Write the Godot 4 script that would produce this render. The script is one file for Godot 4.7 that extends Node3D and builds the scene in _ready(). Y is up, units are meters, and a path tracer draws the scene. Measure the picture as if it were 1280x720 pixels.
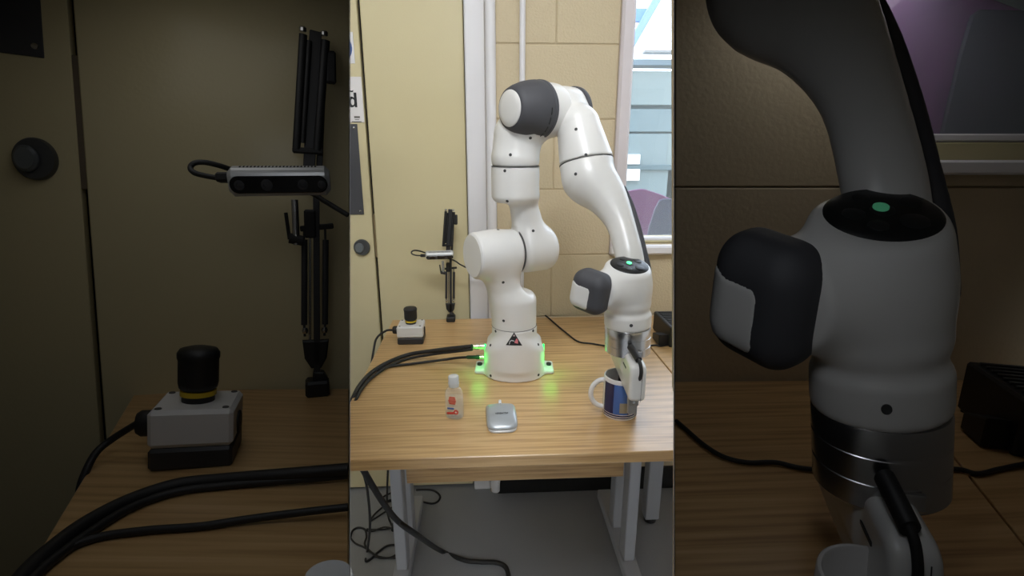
extends Node3D
# Picture measures: 1280 x 720, focal length 649 px. Units are metres, y up.
const FOC := 649.0
const TABLE_Y := 0.73
const WALL_Z := -1.76
const DOOR_Z := -1.80
var cam: Camera3D
var CB := Basis.IDENTITY
var CO := Vector3.ZERO
var used := {}
var M := {}

# ---------- pixels to points ----------
func ray(px: float, py: float) -> Vector3:
	return CB * Vector3((px - 640.0) / FOC, -(py - 360.0) / FOC, -1.0)
func at(px: float, py: float, d: float) -> Vector3:
	return CO + ray(px, py) * d
func on_y(px: float, py: float, y: float) -> Vector3:
	var r := ray(px, py)
	return CO + r * ((y - CO.y) / r.y)
func on_z(px: float, py: float, z: float) -> Vector3:
	var r := ray(px, py)
	return CO + r * ((z - CO.z) / r.z)
# a point in the axes of the lens (x right, y up, z back), before it is set in the room
func lp(px: float, py: float, d: float) -> Vector3:
	return Vector3((px - 640.0) / FOC * d, -(py - 360.0) / FOC * d, -d)

# ---------- names and tags ----------
func numbered(called: String) -> String:
	var n: int = used.get(called, -1) + 1
	used[called] = n
	return called if n == 0 else "%s_%03d" % [called, n]
func tag(o: Node, label: String, category: String, group := "") -> Node:
	o.set_meta("label", label); o.set_meta("category", category)
	if group != "": o.set_meta("group", group)
	return o
func thing(called: String, label: String, category: String, pos := Vector3.ZERO, b := Basis.IDENTITY, group := "") -> Node3D:
	var o := Node3D.new()
	o.name = numbered(called)
	add_child(o, true)
	o.transform = Transform3D(b, pos)
	tag(o, label, category, group)
	return o
func part(called: String, mesh: Mesh, mat: Material, parent: Node, pos := Vector3.ZERO, b := Basis.IDENTITY) -> MeshInstance3D:
	var o := MeshInstance3D.new()
	o.name = called
	o.mesh = mesh
	o.material_override = mat
	parent.add_child(o, true)
	o.transform = Transform3D(b, pos)
	return o
func single(called: String, label: String, category: String, mesh: Mesh, mat: Material, pos := Vector3.ZERO, b := Basis.IDENTITY, group := "") -> MeshInstance3D:
	var o := part(numbered(called), mesh, mat, self, pos, b)
	tag(o, label, category, group)
	return o
func struct(called: String, mesh: Mesh, mat: Material, pos := Vector3.ZERO, b := Basis.IDENTITY) -> MeshInstance3D:
	var o := part(called, mesh, mat, self, pos, b)
	o.set_meta("kind", "structure")
	return o
func struct_root(called: String, pos := Vector3.ZERO, b := Basis.IDENTITY) -> Node3D:
	var o := Node3D.new()
	o.name = called
	add_child(o, true)
	o.transform = Transform3D(b, pos)
	o.set_meta("kind", "structure")
	return o

# ---------- meshes ----------
func tri(st: SurfaceTool, a: Vector3, b: Vector3, c: Vector3, na: Vector3, nb: Vector3, nc: Vector3) -> void:
	if (b - a).cross(c - a).dot(na + nb + nc) > 0.0:
		var t := b; b = c; c = t
		t = nb; nb = nc; nc = t
	st.set_normal(na); st.add_vertex(a)
	st.set_normal(nb); st.add_vertex(b)
	st.set_normal(nc); st.add_vertex(c)
func quad(st: SurfaceTool, a: Vector3, b: Vector3, c: Vector3, d: Vector3, n: Vector3) -> void:
	tri(st, a, b, c, n, n, n)
	tri(st, a, c, d, n, n, n)
func begin() -> SurfaceTool:
	var st := SurfaceTool.new()
	st.begin(Mesh.PRIMITIVE_TRIANGLES)
	return st
# a box with chamfered edges, added to a SurfaceTool
func add_box(st: SurfaceTool, c: Vector3, size: Vector3, bev := 0.0, bs := Basis.IDENTITY) -> void:
	var h := size * 0.5
	bev = minf(bev, minf(h.x, minf(h.y, h.z)) * 0.95)
	for ax in 3:
		var u := (ax + 1) % 3
		var v := (ax + 2) % 3
		for s in [-1.0, 1.0]:
			var p: Array[Vector3] = []
			for q in [[-1.0, -1.0], [1.0, -1.0], [1.0, 1.0], [-1.0, 1.0]]:
				var w := Vector3.ZERO
				w[ax] = h[ax] * s; w[u] = (h[u] - bev) * q[0]; w[v] = (h[v] - bev) * q[1]
				p.append(c + bs * w)
			var n := Vector3.ZERO
			n[ax] = s
			quad(st, p[0], p[1], p[2], p[3], bs * n)
	if bev <= 0.0: return
	for ax in 3:
		var u := (ax + 1) % 3
		var v := (ax + 2) % 3
		for su in [-1.0, 1.0]:
			for sv in [-1.0, 1.0]:
				var p: Array[Vector3] = []
				for e in [[-1.0, 0], [1.0, 0], [1.0, 1], [-1.0, 1]]:
					var w := Vector3.ZERO
					w[ax] = (h[ax] - bev) * e[0]
					w[u] = (h[u] - (0.0 if e[1] == 0 else bev)) * su
					w[v] = (h[v] - (bev if e[1] == 0 else 0.0)) * sv
					p.append(c + bs * w)
				var n := Vector3.ZERO
				n[u] = su; n[v] = sv
				quad(st, p[0], p[1], p[2], p[3], (bs * n).normalized())
	for sx in [-1.0, 1.0]:
		for sy in [-1.0, 1.0]:
			for sz in [-1.0, 1.0]:
				var n := bs * Vector3(sx, sy, sz).normalized()
				tri(st, c + bs * (Vector3(h.x, h.y - bev, h.z - bev) * Vector3(sx, sy, sz)), c + bs * (Vector3(h.x - bev, h.y, h.z - bev) * Vector3(sx, sy, sz)), c + bs * (Vector3(h.x - bev, h.y - bev, h.z) * Vector3(sx, sy, sz)), n, n, n)
func box(size: Vector3, bev := 0.0) -> ArrayMesh:
	var st := begin()
	add_box(st, Vector3.ZERO, size, bev)
	return st.commit()
# turned about y: profile of (radius, height); corners sharper than 40 degrees stay sharp
func add_lathe(st: SurfaceTool, prof: Array, segs := 32, tf := Transform3D.IDENTITY, ez := 1.0) -> void:
	var n := prof.size()
	var dirs: Array[Vector2] = []
	for i in n - 1:
		var d: Vector2 = (prof[i + 1] - prof[i]).normalized()
		dirs.append(Vector2(d.y, -d.x))
	for i in n - 1:
		var a: Vector2 = prof[i]
		var b: Vector2 = prof[i + 1]
		var na := dirs[i]
		var nb := dirs[i]
		if i > 0 and dirs[i - 1].dot(dirs[i]) > 0.75: na = (dirs[i - 1] + dirs[i]).normalized()
		if i < n - 2 and dirs[i + 1].dot(dirs[i]) > 0.75: nb = (dirs[i + 1] + dirs[i]).normalized()
		for s in segs:
			var t0 := TAU * s / segs
			var t1 := TAU * (s + 1) / segs
			var c0 := Vector3(cos(t0), 0, sin(t0) * ez)
			var c1 := Vector3(cos(t1), 0, sin(t1) * ez)
			var pa0 := tf * (c0 * a.x + Vector3(0, a.y, 0))
			var pa1 := tf * (c1 * a.x + Vector3(0, a.y, 0))
			var pb0 := tf * (c0 * b.x + Vector3(0, b.y, 0))
			var pb1 := tf * (c1 * b.x + Vector3(0, b.y, 0))
			var k0 := Vector3(cos(t0), 0, sin(t0) / ez)
			var k1 := Vector3(cos(t1), 0, sin(t1) / ez)
			var na0 := (tf.basis * (k0 * na.x + Vector3(0, na.y, 0))).normalized()
			var na1 := (tf.basis * (k1 * na.x + Vector3(0, na.y, 0))).normalized()
			var nb0 := (tf.basis * (k0 * nb.x + Vector3(0, nb.y, 0))).normalized()
			var nb1 := (tf.basis * (k1 * nb.x + Vector3(0, nb.y, 0))).normalized()
			if a.x > 0.0: tri(st, pa0, pa1, pb0, na0, na1, nb0)
			if b.x > 0.0: tri(st, pa1, pb1, pb0, na1, nb1, nb0)
func lathe(prof: Array, segs := 32, ez := 1.0) -> ArrayMesh:
	var st := begin()
	add_lathe(st, prof, segs, Transform3D.IDENTITY, ez)
	return st.commit()
func v2(l: Array) -> Array:
	var o := []
	for i in range(0, l.size(), 2): o.append(Vector2(l[i], l[i + 1]))
	return o
func cyl(r: float, h: float, bev := 0.0, segs := 24) -> ArrayMesh:   # from y = 0 to h
	if bev <= 0.0: return lathe(v2([0, 0, r, 0, r, h, 0, h]), segs)
	return lathe(v2([0, 0, r - bev, 0, r, bev, r, h - bev, r - bev, h, 0, h]), segs)
# basis whose y axis points along d
func up_along(d: Vector3) -> Basis:
	d = d.normalized()
	var x := Vector3.UP.cross(d)
	if x.length() < 1e-4: x = Vector3.RIGHT
	x = x.normalized()
	return Basis(x, d, x.cross(d))
# a bar from a to b, square or round
func add_rod(st: SurfaceTool, a: Vector3, b: Vector3, r: float, segs := 12) -> void:
	add_lathe(st, v2([0, 0, r, 0, r, a.distance_to(b), 0, a.distance_to(b)]), segs, Transform3D(up_along(b - a), a))
func add_bar(st: SurfaceTool, a: Vector3, b: Vector3, w: float, t: float, face: Vector3, bev := 0.001) -> void:
	var y := (b - a).normalized()
	var x := y.cross(face).normalized()
	add_box(st, (a + b) * 0.5, Vector3(w, a.distance_to(b), t), bev, Basis(x, y, x.cross(y)))
func smooth_path(pts: Array, per := 8) -> PackedVector3Array:
	var out := PackedVector3Array()
	var n := pts.size()
	for i in n - 1:
		var p0: Vector3 = pts[maxi(i - 1, 0)]
		var p1: Vector3 = pts[i]
		var p2: Vector3 = pts[i + 1]
		var p3: Vector3 = pts[mini(i + 2, n - 1)]
		for k in per:
			out.append(p1.cubic_interpolate(p2, p0, p3, float(k) / per))
	out.append(pts[n - 1])
	return out
func add_tube(st: SurfaceTool, pts: Array, r: float, segs := 10, per := 8) -> void:
	var p := smooth_path(pts, per)
	var n := p.size()
	var side := Vector3.ZERO
	var rings: Array = []
	for i in n:
		var t := (p[mini(i + 1, n - 1)] - p[maxi(i - 1, 0)]).normalized()
		if i == 0: side = t.cross(Vector3(0.31, 0.85, 0.42)).normalized()
		side = (side - t * side.dot(t)).normalized()
		var o := t.cross(side)
		var ring: Array[Vector3] = []
		for s in segs:
			var a := TAU * s / segs
			ring.append(side * cos(a) + o * sin(a))
		rings.append(ring)
	for i in n - 1:
		for s in segs:
			var s2 := (s + 1) % segs
			var a: Vector3 = rings[i][s]
			var b: Vector3 = rings[i][s2]
			var c: Vector3 = rings[i + 1][s]
			var d: Vector3 = rings[i + 1][s2]
			tri(st, p[i] + a * r, p[i] + b * r, p[i + 1] + c * r, a, b, c)
			tri(st, p[i] + b * r, p[i + 1] + d * r, p[i + 1] + c * r, b, d, c)
	for e in [0, n - 1]:
		var dir := (p[e] - p[1 if e == 0 else n - 2]).normalized()
		for s in segs:
			tri(st, p[e], p[e] + rings[e][s] * r, p[e] + rings[e][(s + 1) % segs] * r, dir, dir, dir)
func tube(pts: Array, r: float, segs := 10, per := 8) -> ArrayMesh:
	var st := begin()
	add_tube(st, pts, r, segs, per)
	return st.commit()
# an outline in x, y given depth along z (centred), edges chamfered
func add_prism(st: SurfaceTool, poly: PackedVector2Array, depth: float, bev := 0.0, tf := Transform3D.IDENTITY) -> void:
	if Geometry2D.is_polygon_clockwise(poly): poly.reverse()
	var n := poly.size()
	var inner := poly
	if bev > 0.0:
		inner = PackedVector2Array()
		for i in n:
			var e0 := (poly[i] - poly[(i + n - 1) % n]).normalized()
			var e1 := (poly[(i + 1) % n] - poly[i]).normalized()
			var n0 := Vector2(-e0.y, e0.x)
			var n1 := Vector2(-e1.y, e1.x)
			var m := (n0 + n1).normalized()
			inner.append(poly[i] + m * bev / maxf(m.dot(n0), 0.4))
	var h := depth * 0.5
	var idx := Geometry2D.triangulate_polygon(inner)
	for s in [-1.0, 1.0]:
		var nn := tf.basis * Vector3(0, 0, s)
		for k in range(0, idx.size(), 3):
			var a := inner[idx[k]]
			var b := inner[idx[k + 1]]
			var c := inner[idx[k + 2]]
			tri(st, tf * Vector3(a.x, a.y, h * s), tf * Vector3(b.x, b.y, h * s), tf * Vector3(c.x, c.y, h * s), nn, nn, nn)
	for i in n:
		var j := (i + 1) % n
		var e := (poly[j] - poly[i]).normalized()
		var out := tf.basis * Vector3(e.y, -e.x, 0)
		quad(st, tf * Vector3(poly[i].x, poly[i].y, -h + bev), tf * Vector3(poly[j].x, poly[j].y, -h + bev), tf * Vector3(poly[j].x, poly[j].y, h - bev), tf * Vector3(poly[i].x, poly[i].y, h - bev), out)
		if bev > 0.0:
			for s in [-1.0, 1.0]:
				var sl := (out + tf.basis * Vector3(0, 0, s)).normalized()
				quad(st, tf * Vector3(poly[i].x, poly[i].y, (h - bev) * s), tf * Vector3(poly[j].x, poly[j].y, (h - bev) * s), tf * Vector3(inner[j].x, inner[j].y, h * s), tf * Vector3(inner[i].x, inner[i].y, h * s), sl)
func prism(poly: PackedVector2Array, depth: float, bev := 0.0) -> ArrayMesh:
	var st := begin()
	add_prism(st, poly, depth, bev)
	return st.commit()
func round_rect(w: float, h: float, r: float, per := 6) -> PackedVector2Array:
	var o := PackedVector2Array()
	for q in 4:
		var c := Vector2((w * 0.5 - r) * (1 if q in [0, 3] else -1), (h * 0.5 - r) * (1 if q < 2 else -1))
		for k in per + 1:
			var a := PI * 0.5 * (q + float(k) / per)
			o.append(c + Vector2(cos(a), sin(a)) * r)
	return o

# ---------- distance fields, meshed as surface nets ----------
func smin(a: float, b: float, k: float) -> float:
	var h := maxf(k - absf(a - b), 0.0) / k
	return minf(a, b) - h * h * k * 0.25
func smax(a: float, b: float, k: float) -> float:
	return -smin(-a, -b, k)
func s_cone(p: Vector3, a: Vector3, b: Vector3, ra: float, rb: float) -> float:
	var ab := b - a
	var t := clampf((p - a).dot(ab) / ab.length_squared(), 0.0, 1.0)
	return (p - a - ab * t).length() - lerpf(ra, rb, t)
func s_cyl(p: Vector3, c: Vector3, ax: Vector3, r: float, h: float, rd: float) -> float:
	var q := p - c
	var y := q.dot(ax)
	var dx := (q - ax * y).length() - r + rd
	var dy := absf(y) - h + rd
	return minf(maxf(dx, dy), 0.0) + Vector2(maxf(dx, 0.0), maxf(dy, 0.0)).length() - rd
func s_box(p: Vector3, c: Vector3, b: Basis, h: Vector3, rd: float) -> float:
	var q := ((p - c) * b).abs() - h + Vector3(rd, rd, rd)
	return minf(maxf(q.x, maxf(q.y, q.z)), 0.0) + q.max(Vector3.ZERO).length() - rd
func nets(f: Callable, lo: Vector3, hi: Vector3, cell: float, origin := Vector3.ZERO) -> ArrayMesh:
	var B := 5
	var nb := Vector3i(((hi - lo) / (cell * B)).ceil())
	var nx := nb.x * B + 1
	var ny := nb.y * B + 1
	var nz := nb.z * B + 1
	var sy := nx
	var sz := nx * ny
	var val := PackedFloat32Array()
	val.resize(nx * ny * nz)
	val.fill(9.0)
	var vid := PackedInt32Array()
	vid.resize(nx * ny * nz)
	vid.fill(-1)
	var blocks: Array[Vector3i] = []
	var reach := cell * B * 0.87 * 1.35 + cell
	for bz in nb.z:
		for by in nb.y:
			for bx in nb.x:
				var mid := lo + Vector3(bx + 0.5, by + 0.5, bz + 0.5) * cell * B
				if absf(f.call(mid)) < reach: blocks.append(Vector3i(bx, by, bz) * B)
	for b in blocks:
		for z in range(b.z, b.z + B + 1):
			for y in range(b.y, b.y + B + 1):
				for x in range(b.x, b.x + B + 1):
					var i := x + y * sy + z * sz
					if val[i] == 9.0: val[i] = f.call(lo + Vector3(x, y, z) * cell)
	var pos := PackedVector3Array()
	var nor := PackedVector3Array()
	var offs := PackedInt32Array([0, 1, sy, sy + 1, sz, sz + 1, sz + sy, sz + sy + 1])
	var cor: Array[Vector3] = []
	for k in 8: cor.append(Vector3(k & 1, (k >> 1) & 1, k >> 2))
	var edges := PackedInt32Array([0, 1, 2, 3, 4, 5, 6, 7, 0, 2, 1, 3, 4, 6, 5, 7, 0, 4, 1, 5, 2, 6, 3, 7])
	var act := PackedInt32Array()
	var e := cell * 0.35
	var k0 := Vector3(1, -1, -1); var k1 := Vector3(-1, -1, 1); var k2 := Vector3(-1, 1, -1); var k3 := Vector3(1, 1, 1)
	for b in blocks:
		for z in range(b.z, b.z + B):
			for y in range(b.y, b.y + B):
				for x in range(b.x, b.x + B):
					var i := x + y * sy + z * sz
					var m := 0
					for k in 8:
						if val[i + offs[k]] < 0.0: m |= 1 << k
					if m == 0 or m == 255: continue
					var sum := Vector3.ZERO
					var cnt := 0
					for k in 12:
						var ea := edges[k * 2]
						var eb := edges[k * 2 + 1]
						if ((m >> ea) & 1) != ((m >> eb) & 1):
							var va := val[i + offs[ea]]
							sum += cor[ea].lerp(cor[eb], va / (va - val[i + offs[eb]]))
							cnt += 1
					var p := lo + (Vector3(x, y, z) + sum / cnt) * cell
					var g := Vector3.ZERO
					var d0: float = f.call(p + k0 * e)
					var d1: float = f.call(p + k1 * e)
					var d2: float = f.call(p + k2 * e)
					var d3: float = f.call(p + k3 * e)
					g = k0 * d0 + k1 * d1 + k2 * d2 + k3 * d3
					g = g.normalized()
					var d := (d0 + d1 + d2 + d3) * 0.25
					p -= g * clampf(d, -cell * 0.5, cell * 0.5)
					vid[i] = pos.size()
					act.append(i)
					pos.append(p - origin)
					nor.append(g)
	var idx := PackedInt32Array()
	var steps := [[1, sy, sz], [sy, sz, 1], [sz, 1, sy]]
	for i in act:
		for s in steps:
			var j: int = i + s[0]
			if j >= val.size(): continue
			if (val[i] < 0.0) == (val[j] < 0.0): continue
			var u: int = s[1]
			var v: int = s[2]
			if i - u - v < 0: continue
			var a := vid[i]; var b := vid[i - u]; var c := vid[i - u - v]; var d := vid[i - v]
			if a < 0 or b < 0 or c < 0 or d < 0: continue
			var n := (pos[b] - pos[a]).cross(pos[c] - pos[a]) + (pos[c] - pos[a]).cross(pos[d] - pos[a])
			if n.dot(nor[a] + nor[c]) > 0.0: idx.append_array(PackedInt32Array([a, c, b, a, d, c]))
			else: idx.append_array(PackedInt32Array([a, b, c, a, c, d]))
	var arr := []
	arr.resize(Mesh.ARRAY_MAX)
	arr[Mesh.ARRAY_VERTEX] = pos
	arr[Mesh.ARRAY_NORMAL] = nor
	arr[Mesh.ARRAY_INDEX] = idx
	var am := ArrayMesh.new()
	am.add_surface_from_arrays(Mesh.PRIMITIVE_TRIANGLES, arr)
	return am
# where the ray of a pixel meets a field, in the axes of the lens: [point, normal]
func hit(f: Callable, px: float, py: float, from := 0.8) -> Array:
	var d := lp(px, py, 1.0).normalized()
	var t := from
	for i in 60:
		var s: float = f.call(d * t)
		if s < 0.0002: break
		t += s * 0.8
		if t > 3.0: break
	var p := d * t
	var e := 0.001
	var n := Vector3(f.call(p + Vector3(e, 0, 0)) - f.call(p - Vector3(e, 0, 0)), f.call(p + Vector3(0, e, 0)) - f.call(p - Vector3(0, e, 0)), f.call(p + Vector3(0, 0, e)) - f.call(p - Vector3(0, 0, e))).normalized()
	return [p, n]

# ---------- materials ----------
func mat(c: Color, rough := 0.5, metal := 0.0) -> StandardMaterial3D:
	var m := StandardMaterial3D.new()
	m.albedo_color = c
	m.roughness = rough
	m.metallic = metal
	return m
func c8(r: float, g: float, b: float, a := 1.0) -> Color:
	return Color(r / 255.0, g / 255.0, b / 255.0, a)
func noise(freq: float, octaves := 4, sd := 1) -> FastNoiseLite:
	var n := FastNoiseLite.new()
	n.seed = sd
	n.noise_type = FastNoiseLite.TYPE_SIMPLEX_SMOOTH
	n.frequency = freq
	n.fractal_octaves = octaves
	return n
# a colour picture that runs from one colour to another along a noise
func noise_tex(n: FastNoiseLite, w: int, h: int, ramp: Gradient) -> ImageTexture:
	var src := n.get_seamless_image(w, h)
	src.convert(Image.FORMAT_L8)
	var by := src.get_data()
	var lut := PackedByteArray()
	for i in 256:
		var c := ramp.sample(i / 255.0)
		lut.append_array([int(c.r * 255), int(c.g * 255), int(c.b * 255)])
	var out := PackedByteArray()
	out.resize(by.size() * 3)
	for i in by.size():
		var k := by[i] * 3
		out[i * 3] = lut[k]; out[i * 3 + 1] = lut[k + 1]; out[i * 3 + 2] = lut[k + 2]
	var im := Image.create_from_data(w, h, false, Image.FORMAT_RGB8, out)
	im.generate_mipmaps()
	return ImageTexture.create_from_image(im)
func ramp(l: Array) -> Gradient:
	var g := Gradient.new()
	g.offsets = PackedFloat32Array()
	g.colors = PackedColorArray()
	var o := PackedFloat32Array()
	var c := PackedColorArray()
	for i in range(0, l.size(), 2):
		o.append(l[i]); c.append(l[i + 1])
	g.offsets = o
	g.colors = c
	return g
func bump_tex(n: FastNoiseLite, w: int, strength: float) -> ImageTexture:
	var src := n.get_seamless_image(w, w)
	src.convert(Image.FORMAT_RGBA8)
	src.bump_map_to_normal_map(strength)
	src.generate_mipmaps()
	return ImageTexture.create_from_image(src)
func triplanar(m: StandardMaterial3D, s: Vector3, world := true) -> StandardMaterial3D:
	m.uv1_triplanar = true
	m.uv1_world_triplanar = world
	m.uv1_scale = s
	return m
func glow(c: Color, e: float) -> StandardMaterial3D:
	var m := mat(c, 0.4)
	m.emission_enabled = true
	m.emission = c
	m.emission_energy_multiplier = e
	return m

func _ready() -> void:
	# ---- camera, sky, lights, exposure ----
	cam = Camera3D.new()
	cam.name = "camera"
	add_child(cam)
	CO = Vector3(0, 1.322, 0)
	CB = Basis(Vector3.UP, deg_to_rad(-3.0)) * Basis(Vector3.RIGHT, deg_to_rad(-15.5))
	cam.transform = Transform3D(CB, CO)
	cam.fov = 2.0 * rad_to_deg(atan(360.0 / FOC))
	cam.near = 0.01
	cam.current = true
	var we := WorldEnvironment.new()
	we.name = "world_environment"
	var env := Environment.new()
	env.background_mode = Environment.BG_SKY
	var sky := Sky.new()
	var sm := ProceduralSkyMaterial.new()
	sm.sky_top_color = Color(0.86, 0.92, 1.0)
	sm.sky_horizon_color = Color(0.92, 0.96, 1.0)
	sm.ground_horizon_color = Color(0.75, 0.77, 0.78)
	sm.ground_bottom_color = Color(0.45, 0.45, 0.44)
	sm.energy_multiplier = 5.0
	sky.sky_material = sm
	env.sky = sky
	env.tonemap_mode = Environment.TONE_MAPPER_LINEAR
	env.tonemap_exposure = 1.0
	env.sdfgi_enabled = true
	env.ssao_enabled = true
	env.ssil_enabled = true
	we.environment = env
	add_child(we)
	materials()
	# ceiling panels: [x, z, energy]
	for l in [[-0.25, -0.42, 0.32], [-0.05, 0.14, 2.6], [0.15, 2.15, 3.5], [-1.0, 1.9, 1.0], [1.0, 0.3, 0.9]]:
		ceiling_panel(l[0], l[1], l[2])
	# ---- setting ----
	room()
	outside()
	# ---- things ----
	tables()
	door_things()
	robot()
	table_things()
	floor_things()
	left_booth()
	right_booth()

func materials() -> void:
	M.white = mat(c8(226, 224, 220), 0.32)
	M.white.clearcoat_enabled = true
	M.white.clearcoat = 0.35
	M.white.clearcoat_roughness = 0.25
	M.shell = mat(c8(70, 70, 74), 0.62)
	M.pad = mat(c8(24, 26, 27), 0.35)
	M.black = mat(c8(26, 26, 27), 0.5)
	M.rubber = mat(c8(32, 31, 31), 0.55)
	M.dark = mat(c8(48, 48, 50), 0.45)
	M.seam = mat(c8(60, 60, 60), 0.6)
	M.gap = mat(c8(104, 103, 101), 0.6)
	M.steel = mat(c8(196, 196, 198), 0.26, 1.0)
	M.chrome = mat(c8(205, 205, 205), 0.18, 1.0)
	M.silver = mat(c8(178, 183, 186), 0.35, 0.35)
	M.brass = mat(c8(205, 198, 170), 0.28, 0.9)
	M.leg = mat(c8(176, 178, 184), 0.45, 0.25)
	M.paint = mat(c8(226, 224, 226), 0.4)
	M.plate = mat(c8(66, 66, 70), 0.5)
	M.yellow = mat(c8(212, 178, 40), 0.5)
	M.glass = mat(Color(0.86, 0.93, 0.95, 0.12), 0.02)
	M.glass.transparency = BaseMaterial3D.TRANSPARENCY_ALPHA
	# door: satin eggshell paint with a fine roller stipple
	M.door = mat(c8(208, 196, 157), 0.24)
	M.door.metallic_specular = 0.35
	M.door.normal_enabled = true
	M.door.normal_texture = bump_tex(noise(0.09, 3, 5), 256, 2.0)
	M.door.normal_scale = 0.12
	triplanar(M.door, Vector3(7, 7, 7))
	# painted concrete blocks
	M.blocks = []
	for k in 3:
		var b := mat([c8(205, 188, 156), c8(201, 185, 153), c8(208, 191, 160)][k], 0.6)
		b.normal_enabled = true
		b.normal_texture = bump_tex(noise(0.05, 4, 7), 512, 5.0)
		b.normal_scale = 0.45
		triplanar(b, Vector3(4, 4, 4))
		M.blocks.append(b)
	M.smooth_blocks = []
	for b in M.blocks:
		var c: StandardMaterial3D = b.duplicate()
		c.normal_scale = 0.12
		M.smooth_blocks.append(c)
	M.mortar = mat(c8(190, 173, 142), 0.7)
	M.plaster = mat(c8(222, 220, 214), 0.8)
	M.ceiling = mat(c8(232, 230, 225), 0.9)
	# oak laminate, grain along x
	var gr := noise_tex(noise(0.012, 5, 11), 512, 512, ramp([0.0, c8(164, 126, 80), 0.4, c8(196, 157, 106), 0.6, c8(205, 167, 115), 1.0, c8(217, 183, 133)]))
	M.oak = mat(Color.WHITE, 0.3)
	M.oak.albedo_texture = gr
	triplanar(M.oak, Vector3(0.5, 16.0, 16.0))
	M.oak.clearcoat_enabled = true
	M.oak.clearcoat = 0.35
	M.oak.clearcoat_roughness = 0.3
	# speckled vinyl
	M.vinyl = mat(Color.WHITE, 0.45)
	M.vinyl.albedo_texture = noise_tex(noise(0.22, 3, 3), 512, 512, ramp([0.0, c8(134, 136, 140), 0.5, c8(152, 154, 158), 1.0, c8(170, 172, 175)]))
	triplanar(M.vinyl, Vector3(3, 3, 3))
	M.led = glow(Color(0.16, 1.0, 0.42), 2.2)

func ceiling_panel(x: float, z: float, e: float) -> void:
	var o := thing("ceiling_light", "square white ceiling light panel over the room, %s" % ("nearest the table" if z < 0.0 else ("straight above the lens" if z < 0.15 else ("farther back on the door side" if x < -0.5 else ("far behind the lens in the middle" if x < 0.4 else "on the window side")))), "light", Vector3(x, 2.7, z), Basis.IDENTITY, "ceiling light panels")
	var fr := begin()
	for s in [-1.0, 1.0]:
		add_box(fr, Vector3(0.31 * s, -0.014, 0), Vector3(0.03, 0.028, 0.65), 0.004)
		add_box(fr, Vector3(0, -0.014, 0.31 * s), Vector3(0.59, 0.028, 0.03), 0.004)
	part("frame", fr.commit(), M.paint, o)
	part("diffuser", box(Vector3(0.59, 0.016, 0.59)), glow(Color(1.0, 0.97, 0.92), 2.4), o, Vector3(0, -0.01, 0))
	var l := AreaLight3D.new()
	l.name = "panel_light"
	l.area_size = Vector2(0.58, 0.58)
	l.area_normalize_energy = true
	l.light_energy = e
	l.light_color = Color(0.94, 0.965, 1.0)
	l.area_range = 8.0
	l.shadow_enabled = true
	o.add_child(l)
	l.position = Vector3(0, -0.03, 0)
	l.rotation_degrees = Vector3(-90, 0, 0)

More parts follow.
